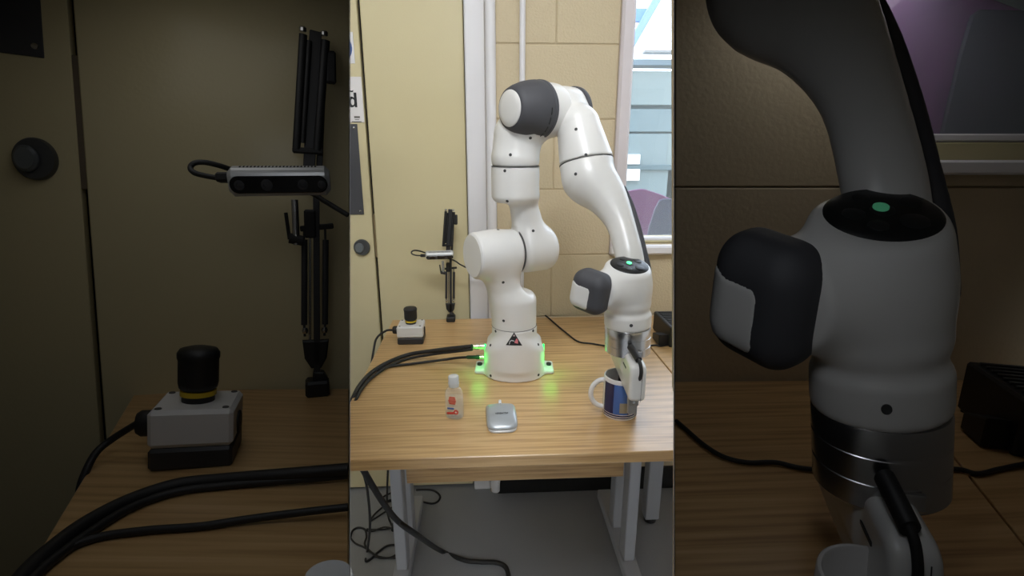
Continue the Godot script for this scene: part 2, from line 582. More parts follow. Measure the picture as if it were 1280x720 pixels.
# ---------- the room ----------
var x_frame := 0.0
var x_jamb := 0.0
var x_pipe := 0.0
var x_gap := 0.0
var x_win := 0.0
func room() -> void:
	x_frame = on_z(582, 115, DOOR_Z).x
	x_jamb = on_z(607.2, 115, DOOR_Z).x
	x_pipe = on_z(620, 115, WALL_Z).x
	x_gap = on_z(455.3, 115, DOOR_Z).x
	x_win = on_z(776, 30, WALL_Z).x
	var xr := 2.2
	var xl := -1.75
	var zf := 2.5
	struct("floor", box(Vector3(xr - xl + 0.2, 0.1, zf + 2.0)), M.vinyl, Vector3((xl + xr) * 0.5, -0.05, (zf - 1.9) * 0.5))
	struct("ceiling", box(Vector3(xr - xl + 0.2, 0.1, zf + 2.1)), M.ceiling, Vector3((xl + xr) * 0.5, 2.75, (zf - 1.9) * 0.5))
	struct("wall_left", box(Vector3(0.1, 2.7, zf + 2.0)), M.plaster, Vector3(xl - 0.05, 1.35, (zf - 1.9) * 0.5))
	struct("wall_right", box(Vector3(0.1, 2.7, zf + 2.0)), M.plaster, Vector3(xr + 0.05, 1.35, (zf - 1.9) * 0.5))
	struct("wall_front", box(Vector3(xr - xl, 2.7, 0.1)), M.plaster, Vector3((xl + xr) * 0.5, 1.35, zf + 0.05))
	# the block wall, with the doorway at its left and the window opening at its right
	var sill_y: float = on_z(840, 305, WALL_Z).y
	var win_top := 2.3
	var win_r := 2.0
	var w := struct_root("wall_back")
	var st := begin()
	var zb := WALL_Z - 0.003
	var th := 0.18
	add_box(st, Vector3((x_jamb + x_win) * 0.5, 1.35, zb - th * 0.5), Vector3(x_win - x_jamb, 2.7, th))
	add_box(st, Vector3((x_win + win_r) * 0.5, sill_y * 0.5, zb - th * 0.5), Vector3(win_r - x_win, sill_y, th))
	add_box(st, Vector3((x_win + win_r) * 0.5, (win_top + 2.7) * 0.5, zb - th * 0.5), Vector3(win_r - x_win, 2.7 - win_top, th))
	add_box(st, Vector3((xr + win_r) * 0.5, 1.35, zb - th * 0.5), Vector3(xr - win_r, 2.7, th))
	add_box(st, Vector3((xl + x_jamb) * 0.5, 2.4, DOOR_Z - 0.08), Vector3(x_jamb - xl, 0.6, 0.16))
	add_box(st, Vector3((xl + x_jamb) * 0.5, 1.05, DOOR_Z - 0.13), Vector3(x_jamb - xl, 2.1, 0.06))
	part("mortar", st.commit(), M.mortar, w)
	var pitch := 0.2245
	var y0: float = fposmod(on_z(700, 55, WALL_Z).y, pitch)
	var row0 := int(round((on_z(700, 55, WALL_Z).y - y0) / pitch))
	var xj: float = on_z(695.5, 30, WALL_Z).x
	var g := 0.0035
	var rng := RandomNumberGenerator.new()
	rng.seed = 4
	for r in range(-1, 13):
		var ya := maxf(y0 + r * pitch, 0.0)
		var yb := minf(y0 + (r + 1) * pitch, 2.7)
		if yb - ya < 0.02: continue
		var off := xj + (0.0 if posmod(r - row0, 2) == 0 else pitch)
		var c := floori((x_pipe - 0.03 - off) / (pitch * 2.0))
		while off + c * pitch * 2.0 < xr:
			var xa := maxf(off + c * pitch * 2.0, x_jamb + 0.005)
			var xb := minf(off + (c + 1) * pitch * 2.0, xr)
			c += 1
			var rects := []
			if xb <= x_win or xa >= win_r or yb <= sill_y or ya >= win_top: rects.append([xa, ya, xb, yb])
			else:
				if xa < x_win: rects.append([xa, ya, x_win, yb])
				if xb > win_r: rects.append([win_r, ya, xb, yb])
				if ya < sill_y: rects.append([maxf(xa, x_win), ya, minf(xb, win_r), sill_y])
				if yb > win_top: rects.append([maxf(xa, x_win), win_top, minf(xb, win_r), yb])
			for q in rects:
				var sx: float = q[2] - q[0] - g
				var sy: float = q[3] - q[1] - g
				if sx < 0.02 or sy < 0.02: continue
				part("block", box(Vector3(sx, sy, 0.012), 0.0022), M.blocks[rng.randi() % 3], w, Vector3((q[0] + q[2]) * 0.5, (q[1] + q[3]) * 0.5, WALL_Z - 0.006))
	# black skirting along the block wall
	var sk_h: float = on_z(700, 588, WALL_Z + 0.012).y
	var xs0: float = on_z(622, 600, WALL_Z).x
	struct("baseboard_back", box(Vector3(xr - xs0, sk_h, 0.012), 0.002), mat(c8(10, 10, 11), 0.5), Vector3((xr + xs0) * 0.5, sk_h * 0.5, WALL_Z + 0.008))
	# window: frame, sill, pane
	var wn := struct_root("window_1")
	var gl: float = on_z(791, 30, WALL_Z - 0.02).x
	var gb: float = on_z(842, 299, WALL_Z - 0.03).y
	var fs := begin()
	var fb_y: float = on_z(768, 321, WALL_Z + 0.02).y
	add_box(fs, Vector3((x_win + gl) * 0.5, (fb_y + win_top) * 0.5, WALL_Z - 0.03), Vector3(gl - x_win, win_top - fb_y, 0.10), 0.008)
	add_box(fs, Vector3(win_r - 0.02, (sill_y + win_top) * 0.5, WALL_Z - 0.03), Vector3(0.04, win_top - sill_y, 0.10), 0.008)
	add_box(fs, Vector3((gl + win_r - 0.04) * 0.5, win_top - 0.03, WALL_Z - 0.03), Vector3(win_r - gl - 0.04, 0.06, 0.10), 0.008)
	part("window_frame", fs.commit(), mat(c8(214, 206, 208), 0.35), wn)
	part("bottom_rail", box(Vector3(win_r - gl - 0.04, gb - sill_y, 0.06), 0.004), mat(c8(205, 196, 160), 0.4), wn, Vector3((gl + win_r - 0.04) * 0.5, (gb + sill_y) * 0.5, WALL_Z - 0.05))
	part("glazing_bead", box(Vector3(win_r - gl - 0.04, 0.012, 0.02), 0.003), M.paint, wn, Vector3((gl + win_r - 0.04) * 0.5, gb + 0.003, WALL_Z - 0.03))
	part("pane", box(Vector3(win_r - gl - 0.03, win_top - gb - 0.04, 0.006)), M.glass, wn, Vector3((gl + win_r - 0.04) * 0.5, (gb + win_top - 0.05) * 0.5, WALL_Z - 0.06))
	var sl := begin()
	var st_y: float = on_z(840, 307, WALL_Z + 0.03).y
	var sb_y: float = on_z(840, 318, WALL_Z + 0.03).y
	var sx0: float = on_z(762, 310, WALL_Z).x
	add_box(sl, Vector3((sx0 + win_r + 0.05) * 0.5, (st_y + sb_y) * 0.5, WALL_Z + 0.018), Vector3(win_r + 0.05 - sx0, st_y - sb_y, 0.034), 0.006)
	part("sill", sl.commit(), M.paint, wn)
	# door leaves, frame
	var dz := DOOR_Z
	var d1 := struct_root("door_1", Vector3(x_gap - 0.0045, 0, dz))
	part("leaf", box(Vector3(0.82, 2.08, 0.044), 0.003), M.door, d1, Vector3(-0.41, 1.05, -0.022))
	var d2 := struct_root("door_2", Vector3(x_gap + 0.0045, 0, dz))
	var dw := x_frame - x_gap - 0.008
	part("leaf", box(Vector3(dw, 2.08, 0.044), 0.003), M.door, d2, Vector3(dw * 0.5, 1.05, -0.022))
	var ya2: float = on_z(470, 322, dz).y
	var yb2: float = on_z(470, 268, dz).y
	part("lock_faceplate", box(Vector3(0.010, yb2 - ya2, 0.03), 0.001), mat(c8(150, 132, 100), 0.35, 0.6), d2, Vector3(-0.002, (ya2 + yb2) * 0.5, -0.018))
	part("gap_seal", box(Vector3(0.012, 2.08, 0.01)), mat(c8(14, 13, 12), 0.9), d2, Vector3(-0.0045, 1.05, -0.034))
	var t1 := begin()
	add_box(t1, Vector3((x_frame + x_jamb) * 0.5, 1.07, DOOR_Z - 0.01), Vector3(x_jamb - x_frame, 2.14, 0.07), 0.004)
	add_box(t1, Vector3((-1.75 + x_frame) * 0.5, 2.115, DOOR_Z - 0.01), Vector3(x_frame + 1.75, 0.05, 0.07), 0.004)
	struct("trim_1", t1.commit(), M.paint)

func outside() -> void:
	# the yard beyond the window: pavement, a glazed lean-to and its roof steel
	single("pavement", "grey paved yard outside the window", "ground", box(Vector3(14, 0.1, 9)), mat(c8(150, 150, 148), 0.9), Vector3(2, -0.4, -6.6)).set_meta("kind", "structure")
	var zf := -4.6
	var o := thing("glazed_building", "pale blue grey panelled building across the yard, seen through the window", "building", Vector3(on_z(830, 250, zf).x, -0.35, zf))
	var pp := func(name: String, x0: float, y0: float, x1: float, y1: float, z: float, d: float, m: Material) -> void:
		var a := on_z(x0, y0, z)
		var b := on_z(x1, y1, z)
		part(name, box(Vector3(absf(b.x - a.x), absf(a.y - b.y), d), 0.004), m, o, Vector3((a.x + b.x) * 0.5, (a.y + b.y) * 0.5, z - d * 0.5) - o.position)
	var teal := mat(c8(124, 140, 142), 0.3)
	var teal2 := mat(c8(114, 132, 136), 0.3)
	var teal3 := mat(c8(134, 148, 147), 0.3)
	pp.call("roof_edge", 700, 73, 1500, 87, zf + 0.05, 0.2, mat(c8(112, 130, 142), 0.5))
	pp.call("gutter", 806, 66, 1500, 68.5, zf + 0.1, 0.08, mat(c8(150, 150, 150), 0.5))
	pp.call("upper_panel", 700, 88, 1500, 134, zf, 0.08, teal3)
	pp.call("middle_panel", 700, 136, 1500, 165.5, zf, 0.08, teal2)
	pp.call("lower_panel", 700, 167.2, 833.5, 207, zf, 0.08, teal)
	pp.call("lower_panel", 835, 167.2, 1500, 207, zf, 0.08, teal3)
	pp.call("transom", 700, 206.5, 1500, 211, zf + 0.03, 0.08, mat(c8(84, 106, 112), 0.4))
	pp.call("bottom_panel", 700, 211, 833.5, 420, zf, 0.08, teal)
	pp.call("bottom_panel", 835, 211, 1500, 420, zf, 0.08, teal3)
	pp.call("backing", 700, 88, 1500, 420, zf - 0.06, 0.06, mat(c8(90, 105, 108), 0.6))
	var wh := mat(c8(252, 252, 250), 0.4)
	pp.call("vent_cover", 781, 193, 800, 205.5, zf + 0.04, 0.05, wh)
	pp.call("vent_cover", 781, 211.5, 799.5, 226, zf + 0.04, 0.05, wh)
	var bl := mat(c8(140, 172, 212), 0.5)
	var s := thing("roof_truss", "pale blue steel roof truss outside the window", "truss", on_z(800, 60, -5.0))
	var st := begin()
	add_bar(st, on_z(832, -20, -5.0) - s.position, on_z(782, 68, -5.0) - s.position, 0.065, 0.06, Vector3.BACK)
	part("brace", st.commit(), bl, s)
	st = begin()
	var a0 := on_z(784, 11, -5.06) - s.position
	var a1 := on_z(807, 28, -5.06) - s.position
	add_box(st, (a0 + a1) * 0.5, Vector3(a1.x - a0.x, a0.y - a1.y, 0.06), 0.004)
	part("gusset", st.commit(), mat(c8(120, 160, 215), 0.5), s)
	# plastic chairs standing against the outside of the window
	plastic_chair(0, Transform3D.IDENTITY, "purple plastic chair back just outside the window behind the robot forearm")
	plastic_chair(1, Transform3D.IDENTITY, "dark violet plastic chair back outside the window, right of the purple one")

# a chair shell seen through the window: a bowed back on a seat with four legs
func plastic_chair(k: int, _tf: Transform3D, label: String) -> void:
	var z := -2.02 - 0.44 * (1 - k)
	var m := mat(c8(118, 36, 108), 0.4) if k == 0 else mat(c8(56, 46, 82), 0.5)
	m.backlight_enabled = true
	m.backlight = Color(0.12, 0.03, 0.12) if k == 0 else Color(0.05, 0.04, 0.07)
	var outline: Array = [[781, 239], [800, 236], [807, 236.5], [826, 243], [846, 252], [846, 300], [790, 300], [783, 270]] if k == 0 else [[824, 250], [832, 248], [850, 249], [880, 252], [884, 300], [808, 300], [811, 284], [818, 262]]
	var base := on_z(820, 300, z)
	base.y = -0.35
	var o := thing("plastic_chair", label, "chair", base, Basis.IDENTITY)
	var poly := PackedVector2Array()
	for q in outline:
		var p := on_z(q[0], q[1], z) - base
		poly.append(Vector2(p.x, p.y))
	part("backrest", prism(poly, 0.012, 0.003), m, o)
	var bot: float = on_z(820, 300, z).y - base.y
	part("seat", box(Vector3(0.40, 0.014, 0.36), 0.004), m, o, Vector3(0.02, minf(bot, 1.0) - 0.002, -0.19))
	for sx in [-1.0, 1.0]:
		for sz in [0.0, 1.0]:
			part("leg", cyl(0.012, bot, 0.0, 10), M.steel, o, Vector3(0.02 + 0.17 * sx, 0, -0.04 - 0.3 * sz))

# ---------- tables ----------
var tx0 := 0.0
var tx1 := 0.0
var tzb := 0.0
var tzf := 0.0
func leg_frame(root: Node3D, x: float, zf: float, zr: float) -> void:
	# foot bar, two uprights and the top bearer of one end frame
	var h := TABLE_Y - 0.025
	var lf := part("leg", box(Vector3(0.05, 0.036, tzf - tzb - 0.09), 0.003), M.leg, root, Vector3(x, 0.03, (tzf + tzb) * 0.5) - root.position)
	for z in [zf, zr]:
		part("upright", box(Vector3(0.034, h - 0.075, 0.06), 0.003), M.leg, lf, Vector3(x, 0.048 + (h - 0.075) * 0.5, z) - root.position - lf.position)
	for z in [tzb + 0.09, tzf - 0.09]:
		part("foot", cyl(0.018, 0.013, 0.002, 14), M.black, lf, Vector3(x, 0.0, z) - root.position - lf.position)
	part("bearer", box(Vector3(0.04, 0.026, tzf - tzb - 0.16), 0.002), M.leg, lf, Vector3(x, h - 0.0135, (tzf + tzb) * 0.5) - root.position - lf.position)
func tables() -> void:
	var bl := on_y(492, 400, TABLE_Y)
	tx0 = (bl.x + on_y(452.4, 468.7, TABLE_Y).x) * 0.5
	tx1 = (on_y(813.7, 434, TABLE_Y).x + on_y(842, 468.7, TABLE_Y).x) * 0.5
	tzb = bl.z
	tzf = on_y(640, 569.5, TABLE_Y).z
	var t := thing("table", "oak laminate work table on a grey steel frame, holding the robot arm", "table", Vector3((tx0 + tx1) * 0.5, 0, (tzb + tzf) * 0.5))
	var dz := tzf - tzb
	part("tabletop", box(Vector3(tx1 - tx0 - 0.003, 0.025, dz), 0.0015), M.oak, t, Vector3(0, TABLE_Y - 0.0125, 0))
	var zf: float = on_y(784, 692, 0.05).z
	var zr: float = on_y(769, 652, 0.05).z
	var xl: float = (on_y(506, 690, 0.05).x + on_y(513, 660, 0.05).x) * 0.5
	var xr: float = (on_y(784, 692, 0.05).x + on_y(769, 652, 0.05).x) * 0.5
	leg_frame(t, xl, zf, zr)
	leg_frame(t, xr, zf, zr)
	var zp := zf - 0.02
	var yp: float = on_z(640, 598, zp).y
	part("modesty_panel", box(Vector3(xr - xl - 0.05, TABLE_Y - 0.026 - yp, 0.018), 0.001), M.oak, t, Vector3((xl + xr) * 0.5, (TABLE_Y - 0.026 + yp) * 0.5, zp) - t.position)
	# the next table, butted against the first
	var t2 := thing("table", "oak laminate table butted against the right edge of the robot's table", "table", Vector3(tx1 + 0.55, 0, (tzb + tzf) * 0.5))
	part("tabletop", box(Vector3(1.1, 0.025, dz), 0.0015), M.oak, t2, Vector3(0.0015, TABLE_Y - 0.0125, 0))
	var lx: float = on_y(812, 650, 0.0).x
	var lz: float = on_y(812, 650, 0.0).z
	for q in [[lx, lz], [lx, tzf - 0.08], [lx + 0.95, lz], [lx + 0.95, tzf - 0.08]]:
		if q[1] > lz and q[0] == lx: continue
		var lg := part("leg", box(Vector3(0.05, TABLE_Y - 0.025 - 0.02, 0.05), 0.003), M.leg, t2, Vector3(q[0], 0.02 + (TABLE_Y - 0.045) * 0.5, q[1]) - t2.position)
		part("foot", cyl(0.022, 0.021, 0.002, 14), M.black, lg, Vector3(0, -(TABLE_Y - 0.045) * 0.5 - 0.02, 0))

# ---------- the robot arm ----------
# Its meshes are worked out in the axes of the lens (x right, y up, z back) around the centre of its foot.
var RB := Vector3.ZERO      # centre of the foot
var RU := Vector3.UP        # straight up
var RF := Vector3.BACK      # level, towards the viewer
var arm_parts := {}         # meshes that the copy of the forearm in the right hand booth shares
func rp(r: float, u: float, f: float) -> Vector3:
	return RB + Vector3(r, 0, 0) + RU * u + RF * f
func pr(px: float, d: float) -> float:
	return px * d / FOC
var robot_root: Node3D
func rpart(called: String, f: Callable, lo: Vector3, hi: Vector3, cell: float, m: Material, parent: Node = null) -> MeshInstance3D:
	var mesh := nets(f, lo, hi, cell, RB)
	return part(called, mesh, m, robot_root if parent == null else parent)
# small dark screw recesses where the photograph shows them
func recess(f: Callable, spots: Array, parent: Node, r := 0.0042) -> void:
	for q in spots:
		var h := hit(f, q[0], q[1])
		var n: Vector3 = h[1]
		part("screw_recess", recess_mesh, M.seam, parent, h[0] - RB - n * 0.0006, up_along(n))
var recess_mesh: ArrayMesh
func span(r0: float, r1: float, u0: float, u1: float, f0: float, f1: float) -> Array:
	var l: Array = []
	for r in [r0, r1]:
		for u in [u0, u1]:
			for f in [f0, f1]: l.append(rp(r, u, f))
	return box_of(l, 0.004)
func box_of(pts: Array, pad: float) -> Array:
	var lo: Vector3 = pts[0]
	var hi: Vector3 = pts[0]
	for p in pts:
		lo = lo.min(p); hi = hi.max(p)
	return [lo - Vector3(pad, pad, pad), hi + Vector3(pad, pad, pad)]

func robot() -> void:
	var cp := cos(deg_to_rad(15.5))
	var sp := sin(deg_to_rad(15.5))
	RU = Vector3(0, cp, sp)
	RF = Vector3(0, -sp, cp)
	recess_mesh = lathe(v2([0, 0.0, 0.0036, 0.0, 0.0036, 0.0009, 0.0030, 0.0011, 0.0024, 0.0007, 0, 0.0007]), 16)
	var front := CB.inverse() * (on_y(643, 479.5, TABLE_Y) - CO)
	RB = front - RF * 0.060
	robot_root = thing("robot", "white seven joint robot arm with dark grey caps standing on the lit table", "robot arm", CO + CB * RB, CB)
	var X := Vector3.RIGHT
	var U := RU
	var F := RF
	# --- base ---
	var base_f := func(p: Vector3) -> float:
		var q := p - RB
		var x := q.x
		var u := q.dot(U)
		var f := q.dot(F)
		var ring := (Vector2(x * 0.748, maxf(f, 0.0) + minf(f + 0.045, 0.0)).length()) - 0.0590
		var low := smax(smax(ring, u + absf(x) * 0.35 - 0.118, 0.024), -u, 0.003)
		var neck := s_cyl(p, rp(0, 0.085, 0), U, 0.0585, 0.0545, 0.002)
		var d := smin(low, neck, 0.022)
		for s in [-1.0, 1.0]:
			var e := s_box(p, rp(0.076 * s, 0.006, -0.028), Basis(X, U, F), Vector3(0.030, 0.0065, 0.034), 0.005)
			d = smin(d, e, 0.012)
			var notch := s_box(p, rp(0.092 * s, 0.055, -0.034), Basis(X, U, F), Vector3(0.018, 0.040, 0.030), 0.004)
			d = smax(d, -notch, 0.004)
		return maxf(d, -u)
	var bb := span(-0.115, 0.115, -0.005, 0.145, -0.115, 0.068)
	var base := rpart("base", base_f, bb[0], bb[1], 0.0042, M.white)
	recess(base_f, [[619.5, 414], [666.5, 413.5], [613, 431.5], [673, 430.5], [613.3, 469.6], [673.2, 468.6]], base)
	for s in [-1.0, 1.0]:
		var led := part("light_strip", box(Vector3(0.004, 0.068, 0.007), 0.0015), M.led, base, rp(0.0770 * s, 0.051, 0.0005) - RB, Basis(X, U, F))
		part("foot_bolt", lathe(v2([0, 0, 0.007, 0, 0.007, 0.005, 0.0055, 0.006, 0, 0.006]), 18), M.black, base, rp(0.094 * s, 0.0125, -0.03) - RB, Basis(X, U, F))
		var ol := OmniLight3D.new()
		ol.name = "strip_light"
		ol.light_color = Color(0.14, 1.0, 0.3)
		ol.light_energy = 0.0012
		ol.light_size = 0.02
		ol.omni_range = 4.0
		ol.omni_attenuation = 2.0
		ol.shadow_enabled = true
		robot_root.add_child(ol, true)
		ol.position = rp(0.098 * s, 0.045, 0.004) - RB
	# warning sticker
	var h := hit(base_f, 642.5, 424.5)
	var n: Vector3 = h[1]
	var stick := Basis(n.cross(-U).normalized() * 1.0, (U - n * U.dot(n)).normalized(), n)
	stick.x = stick.y.cross(stick.z)
	var ts := begin()
	var curve := func(q: Vector2) -> Vector3:
		var p: Vector3 = h[0] + stick.x * q.x + stick.y * q.y
		for k in 3: p -= n * base_f.call(p)
		return p + n * 0.0006
	var tri_pts := [Vector2(0, 0.0185), Vector2(-0.0205, -0.0150), Vector2(0.0205, -0.0150)]
	var steps := 8
	for i in steps:
		for j in steps - i:
			var f2 := func(a: int, b: int) -> Vector2:
				return tri_pts[0] + (tri_pts[1] - tri_pts[0]) * (float(a) / steps) + (tri_pts[2] - tri_pts[0]) * (float(b) / steps)
			var a: Vector2 = f2.call(i, j)
			var b: Vector2 = f2.call(i + 1, j)
			var c: Vector2 = f2.call(i, j + 1)
			tri(ts, curve.call(a) - RB, curve.call(b) - RB, curve.call(c) - RB, n, n, n)
			if j < steps - i - 1:
				tri(ts, curve.call(b) - RB, curve.call(f2.call(i + 1, j + 1)) - RB, curve.call(c) - RB, n, n, n)
	var sk := part("warning_sticker", ts.commit(), mat(c8(28, 28, 30), 0.4), base)
	part("red_mark", prism(PackedVector2Array([Vector2(0.001, -0.008), Vector2(0.010, -0.0095), Vector2(0.010, -0.001), Vector2(0.0065, 0.0035), Vector2(0.004, -0.001)]), 0.001), mat(c8(214, 120, 126), 0.5), sk, h[0] - RB + n * 0.0009, stick)
	part("white_mark", prism(PackedVector2Array([Vector2(-0.0125, -0.012), Vector2(-0.0105, -0.004), Vector2(-0.006, -0.001), Vector2(0.001, -0.003), Vector2(0.001, -0.0045), Vector2(-0.006, -0.003), Vector2(-0.0095, -0.0055), Vector2(-0.0105, -0.012)]), 0.001), mat(c8(205, 205, 205), 0.5), sk, h[0] - RB + n * 0.0009, stick)
	part("white_mark", prism(PackedVector2Array([Vector2(-0.003, 0.0085), Vector2(0.003, 0.0085), Vector2(0.0, 0.0135)]), 0.001), mat(c8(190, 170, 165), 0.5), sk, h[0] - RB + n * 0.0009, stick)
	# sockets at the left side
	var socket := func(px: float, py: float, d: float, r: float, l: float) -> void:
		var p := lp(px, py, d)
		var dir := (Vector3(-1, 0, 0) + F * 0.05).normalized()
		var st := begin()
		add_lathe(st, v2([0, -0.02, r * 0.8, -0.02, r * 0.8, 0, r * 1.1, 0.001, r * 1.1, l * 0.30, r * 0.85, l * 0.33, r * 0.85, l * 0.42, r, l * 0.45, r, l * 0.62, r * 0.8, l * 0.66, r * 0.8, l, 0, l]), 20)
		part("socket", st.commit(), M.brass, base, p - RB, up_along(dir))
	var bd := -RB.z
	socket.call(606, 433, bd + 0.012, 0.0085, 0.040)
	socket.call(605, 446.5, bd + 0.012, 0.0062, 0.018)
	part("plug_sleeve", lathe(v2([0, 0, 0.0062, 0, 0.0062, 0.008, 0.0052, 0.010, 0.0052, 0.032, 0.0036, 0.036, 0, 0.036]), 18), mat(c8(20, 48, 34), 0.5), base, lp(599.5, 446.5, bd + 0.012) - RB, up_along(Vector3(-1, 0, 0)))

	# --- link 1: column with the left half of the shoulder barrel ---
	var C2 := rp(0.001, 0.333, 0)
	var a := (X * -0.87 + F * 0.49).normalized()
	var l1 := func(p: Vector3) -> float:
		var col := s_cyl(p, rp(-0.001, 0.170, 0), U, 0.0575, 0.062, 0.026)
		col = smin(col, s_cyl(p, rp(-0.001, 0.160, 0), U, 0.0575, 0.019, 0.001), 0.001)
		var lean := s_cone(p, rp(-0.012, 0.20, 0.006), C2 + a * 0.060, 0.040, 0.050)
		var bar := s_cyl(p, C2 + a * 0.059, a, 0.0565, 0.058, 0.007)
		bar = smax(bar, -((p - C2).dot(a) - 0.0008), 0.001)
		lean = smax(lean, -((p - C2).dot(a) - 0.0008), 0.001)
		return smin(smin(col, lean, 0.03), bar, 0.025)
	bb = span(-0.16, 0.065, 0.135, 0.40, -0.075, 0.115)
	var link1 := rpart("shoulder_column", l1, bb[0], bb[1], 0.0042, M.white)
	recess(l1, [[629, 353], [629.5, 401], [622.5, 287], [643, 285], [593.5, 310.5]], link1)
	part("joint_seam", lathe(v2([0.05, 0.0003, 0.0587, 0.0003, 0.0587, 0.0011, 0.05, 0.0011]), 48), M.gap, link1, rp(-0.0005, 0.1392, 0) - RB, Basis(X, U, F))
	part("joint_seam", lathe(v2([0.05, -0.0004, 0.0568, -0.0004, 0.0568, 0.0004, 0.05, 0.0004]), 48), M.gap, link1, C2 - RB, up_along(a))
	part("end_cap", lathe(v2([0, 0, 0.0500, 0, 0.0516, 0.0012, 0.0508, 0.0022, 0, 0.0034]), 48), M.white, link1, C2 + a * 0.1165 - RB, up_along(a))

	# --- link 2: right half of the barrel, neck, lower part of the upper column ---
	var l2 := func(p: Vector3) -> float:
		var bar := s_cyl(p, C2 - a * 0.055, a, 0.0565, 0.055, 0.030)
		var neck := s_cone(p, C2 - a * 0.048 + U * 0.02, rp(0.016, 0.475, -0.005), 0.043, 0.032)
		var col := s_cyl(p, rp(0.002, 0.498, 0), U, 0.0580, 0.0425, 0.017)
		col = smin(col, s_cyl(p, rp(0.002, 0.522, 0), U, 0.0580, 0.0185, 0.001), 0.001)
		bar = smax(bar, (p - C2).dot(a) + 0.0008, 0.001)
		neck = smax(neck, (p - C2).dot(a) + 0.0008 - 0.6 * maxf((p - C2).dot(U) - 0.06, 0.0), 0.001)
		return smin(smin(bar, neck, 0.03), col, 0.02)
	bb = span(-0.065, 0.14, 0.265, 0.545, -0.12, 0.065)
	var link2 := rpart("upper_arm", l2, bb[0], bb[1], 0.0042, M.white)
	recess(l2, [[634, 251.5], [666.5, 288.5], [631, 213.5]], link2)
	part("joint_seam", lathe(v2([0.05, 0.0003, 0.0587, 0.0003, 0.0587, 0.0011, 0.05, 0.0011]), 48), M.gap, link2, rp(0.002, 0.5402, 0) - RB, Basis(X, U, F))

	# --- link 3: top of the column and the left side of the elbow ---
	var E := rp(0.069, 0.668, 0.0)
	var e := (X * 0.78 - F * 0.62).normalized()
	var l3 := func(p: Vector3) -> float:
		var col := s_cone(p, rp(0.002, 0.56, 0), rp(0.006, 0.605, -0.004), 0.0580, 0.053)
		col = smax(col, -((p - RB).dot(U) - 0.5418), 0.002)
		var bar := s_cyl(p, E - e * 0.012, e, 0.0600, 0.050, 0.012)
		var web := s_cone(p, rp(0.012, 0.62, -0.004), E, 0.048, 0.05)
		return smin(smin(col, web, 0.03), bar, 0.022)
	bb = span(-0.07, 0.175, 0.535, 0.77, -0.11, 0.11)
	var link3 := rpart("elbow_housing", l3, bb[0], bb[1], 0.0042, M.white)
	recess(l3, [[638, 193.5], [683, 100.5], [663, 172.5]], link3)
	var shell := part("elbow_cap", lathe(v2([0.0549, -0.0083, 0.0631, -0.0083, 0.0645, 0.0017, 0.0645, 0.0149, 0.0631, 0.0282, 0.0586, 0.0481, 0.0512, 0.0681, 0.0448, 0.0797, 0.0395, 0.0818, 0.0, 0.0818]), 64), M.shell, link3, E - e * 0.020 - RB, up_along(-e))
	part("white_disc", lathe(v2([0, 0, 0.0388, 0, 0.0394, 0.0014, 0.0378, 0.0030, 0.026, 0.0048, 0, 0.0058]), 56), M.white, link3, E - e * 0.1015 - RB, up_along(-e))
	part("cap_rim", lathe(v2([0.0640, -0.0015, 0.0657, -0.001, 0.0657, 0.006, 0.0640, 0.0075]), 64), M.shell, link3, E - e * 0.016 - RB, up_along(-e))
	for k in 4:
		var ang := 0.10 + k * 0.33
		var bs := up_along(-e)
		var toward := (F * 0.78 + X * 0.62).normalized()
		var dn := (toward * cos(ang) - U * sin(ang)).normalized()
		dn = (dn - e * dn.dot(e)).normalized()
		part("vent_slot", box(Vector3(0.016, 0.0026, 0.002), 0.0006), M.pad, link3, E - e * 0.034 + dn * 0.0644 - RB, Basis((-e).cross(dn).normalized(), -e, dn))
	# --- link 4: right side of the elbow and the column hanging from it ---
	var dq := 1.205
	var a4 := [lp(725, 160, dq + 0.005), lp(732.5, 202, dq)]
	var ax4: Vector3 = (a4[1] - a4[0]).normalized()
	ax4 = (ax4 + Vector3(0, 0, -0.10)).normalized()
	var seam4: Vector3 = a4[1]
	var l4 := func(p: Vector3) -> float:
		var bar := s_cyl(p, E + e * 0.064, e, 0.0555, 0.030, 0.008)
		var col := s_cone(p, lp(723, 158, dq + 0.006), seam4, 0.0505, 0.0625)
		col = smax(col, (p - seam4).dot(ax4) + 0.0008, 0.001)
		var web := s_cone(p, lp(716, 152, dq + 0.02), E + e * 0.06, 0.045, 0.05)
		return smin(smin(col, web, 0.014), bar, 0.014)
	var b4 := box_of([E, E + e * 0.12, seam4, lp(725, 150, dq)], 0.085)
	var link4 := rpart("elbow_column", l4, b4[0], b4[1], 0.0042, M.white)
	recess(l4, [[720, 161.5], [732.5, 193.5], [701, 103.5]], link4)
	part("elbow_end_cap", lathe(v2([0, 0.024, 0.036, 0.024, 0.050, 0.020, 0.0575, 0.011, 0.0585, 0.0, 0.0570, -0.003, 0.045, -0.004]), 56), M.shell, link4, E + e * 0.091 - RB, up_along(e))
	# --- link 5: forearm ---
	var fa := [seam4, lp(735.5, 222, 1.195), lp(757, 245, 1.175), lp(775, 278, 1.15), lp(786, 318, 1.125), lp(790, 345, 1.12)]
	var fr := [0.0625, 0.0605, pr(24.5, 1.175), pr(17, 1.15), pr(16.5, 1.125), pr(15.5, 1.12)]
	var fs := smooth_path(fa, 4)
	var fq: Array[float] = []
	for i in fs.size():
		var k := mini(i / 4, fr.size() - 2)
		fq.append(cubic_interpolate(fr[k], fr[k + 1], fr[maxi(k - 1, 0)], fr[mini(k + 2, fr.size() - 1)], (i - k * 4) / 4.0))
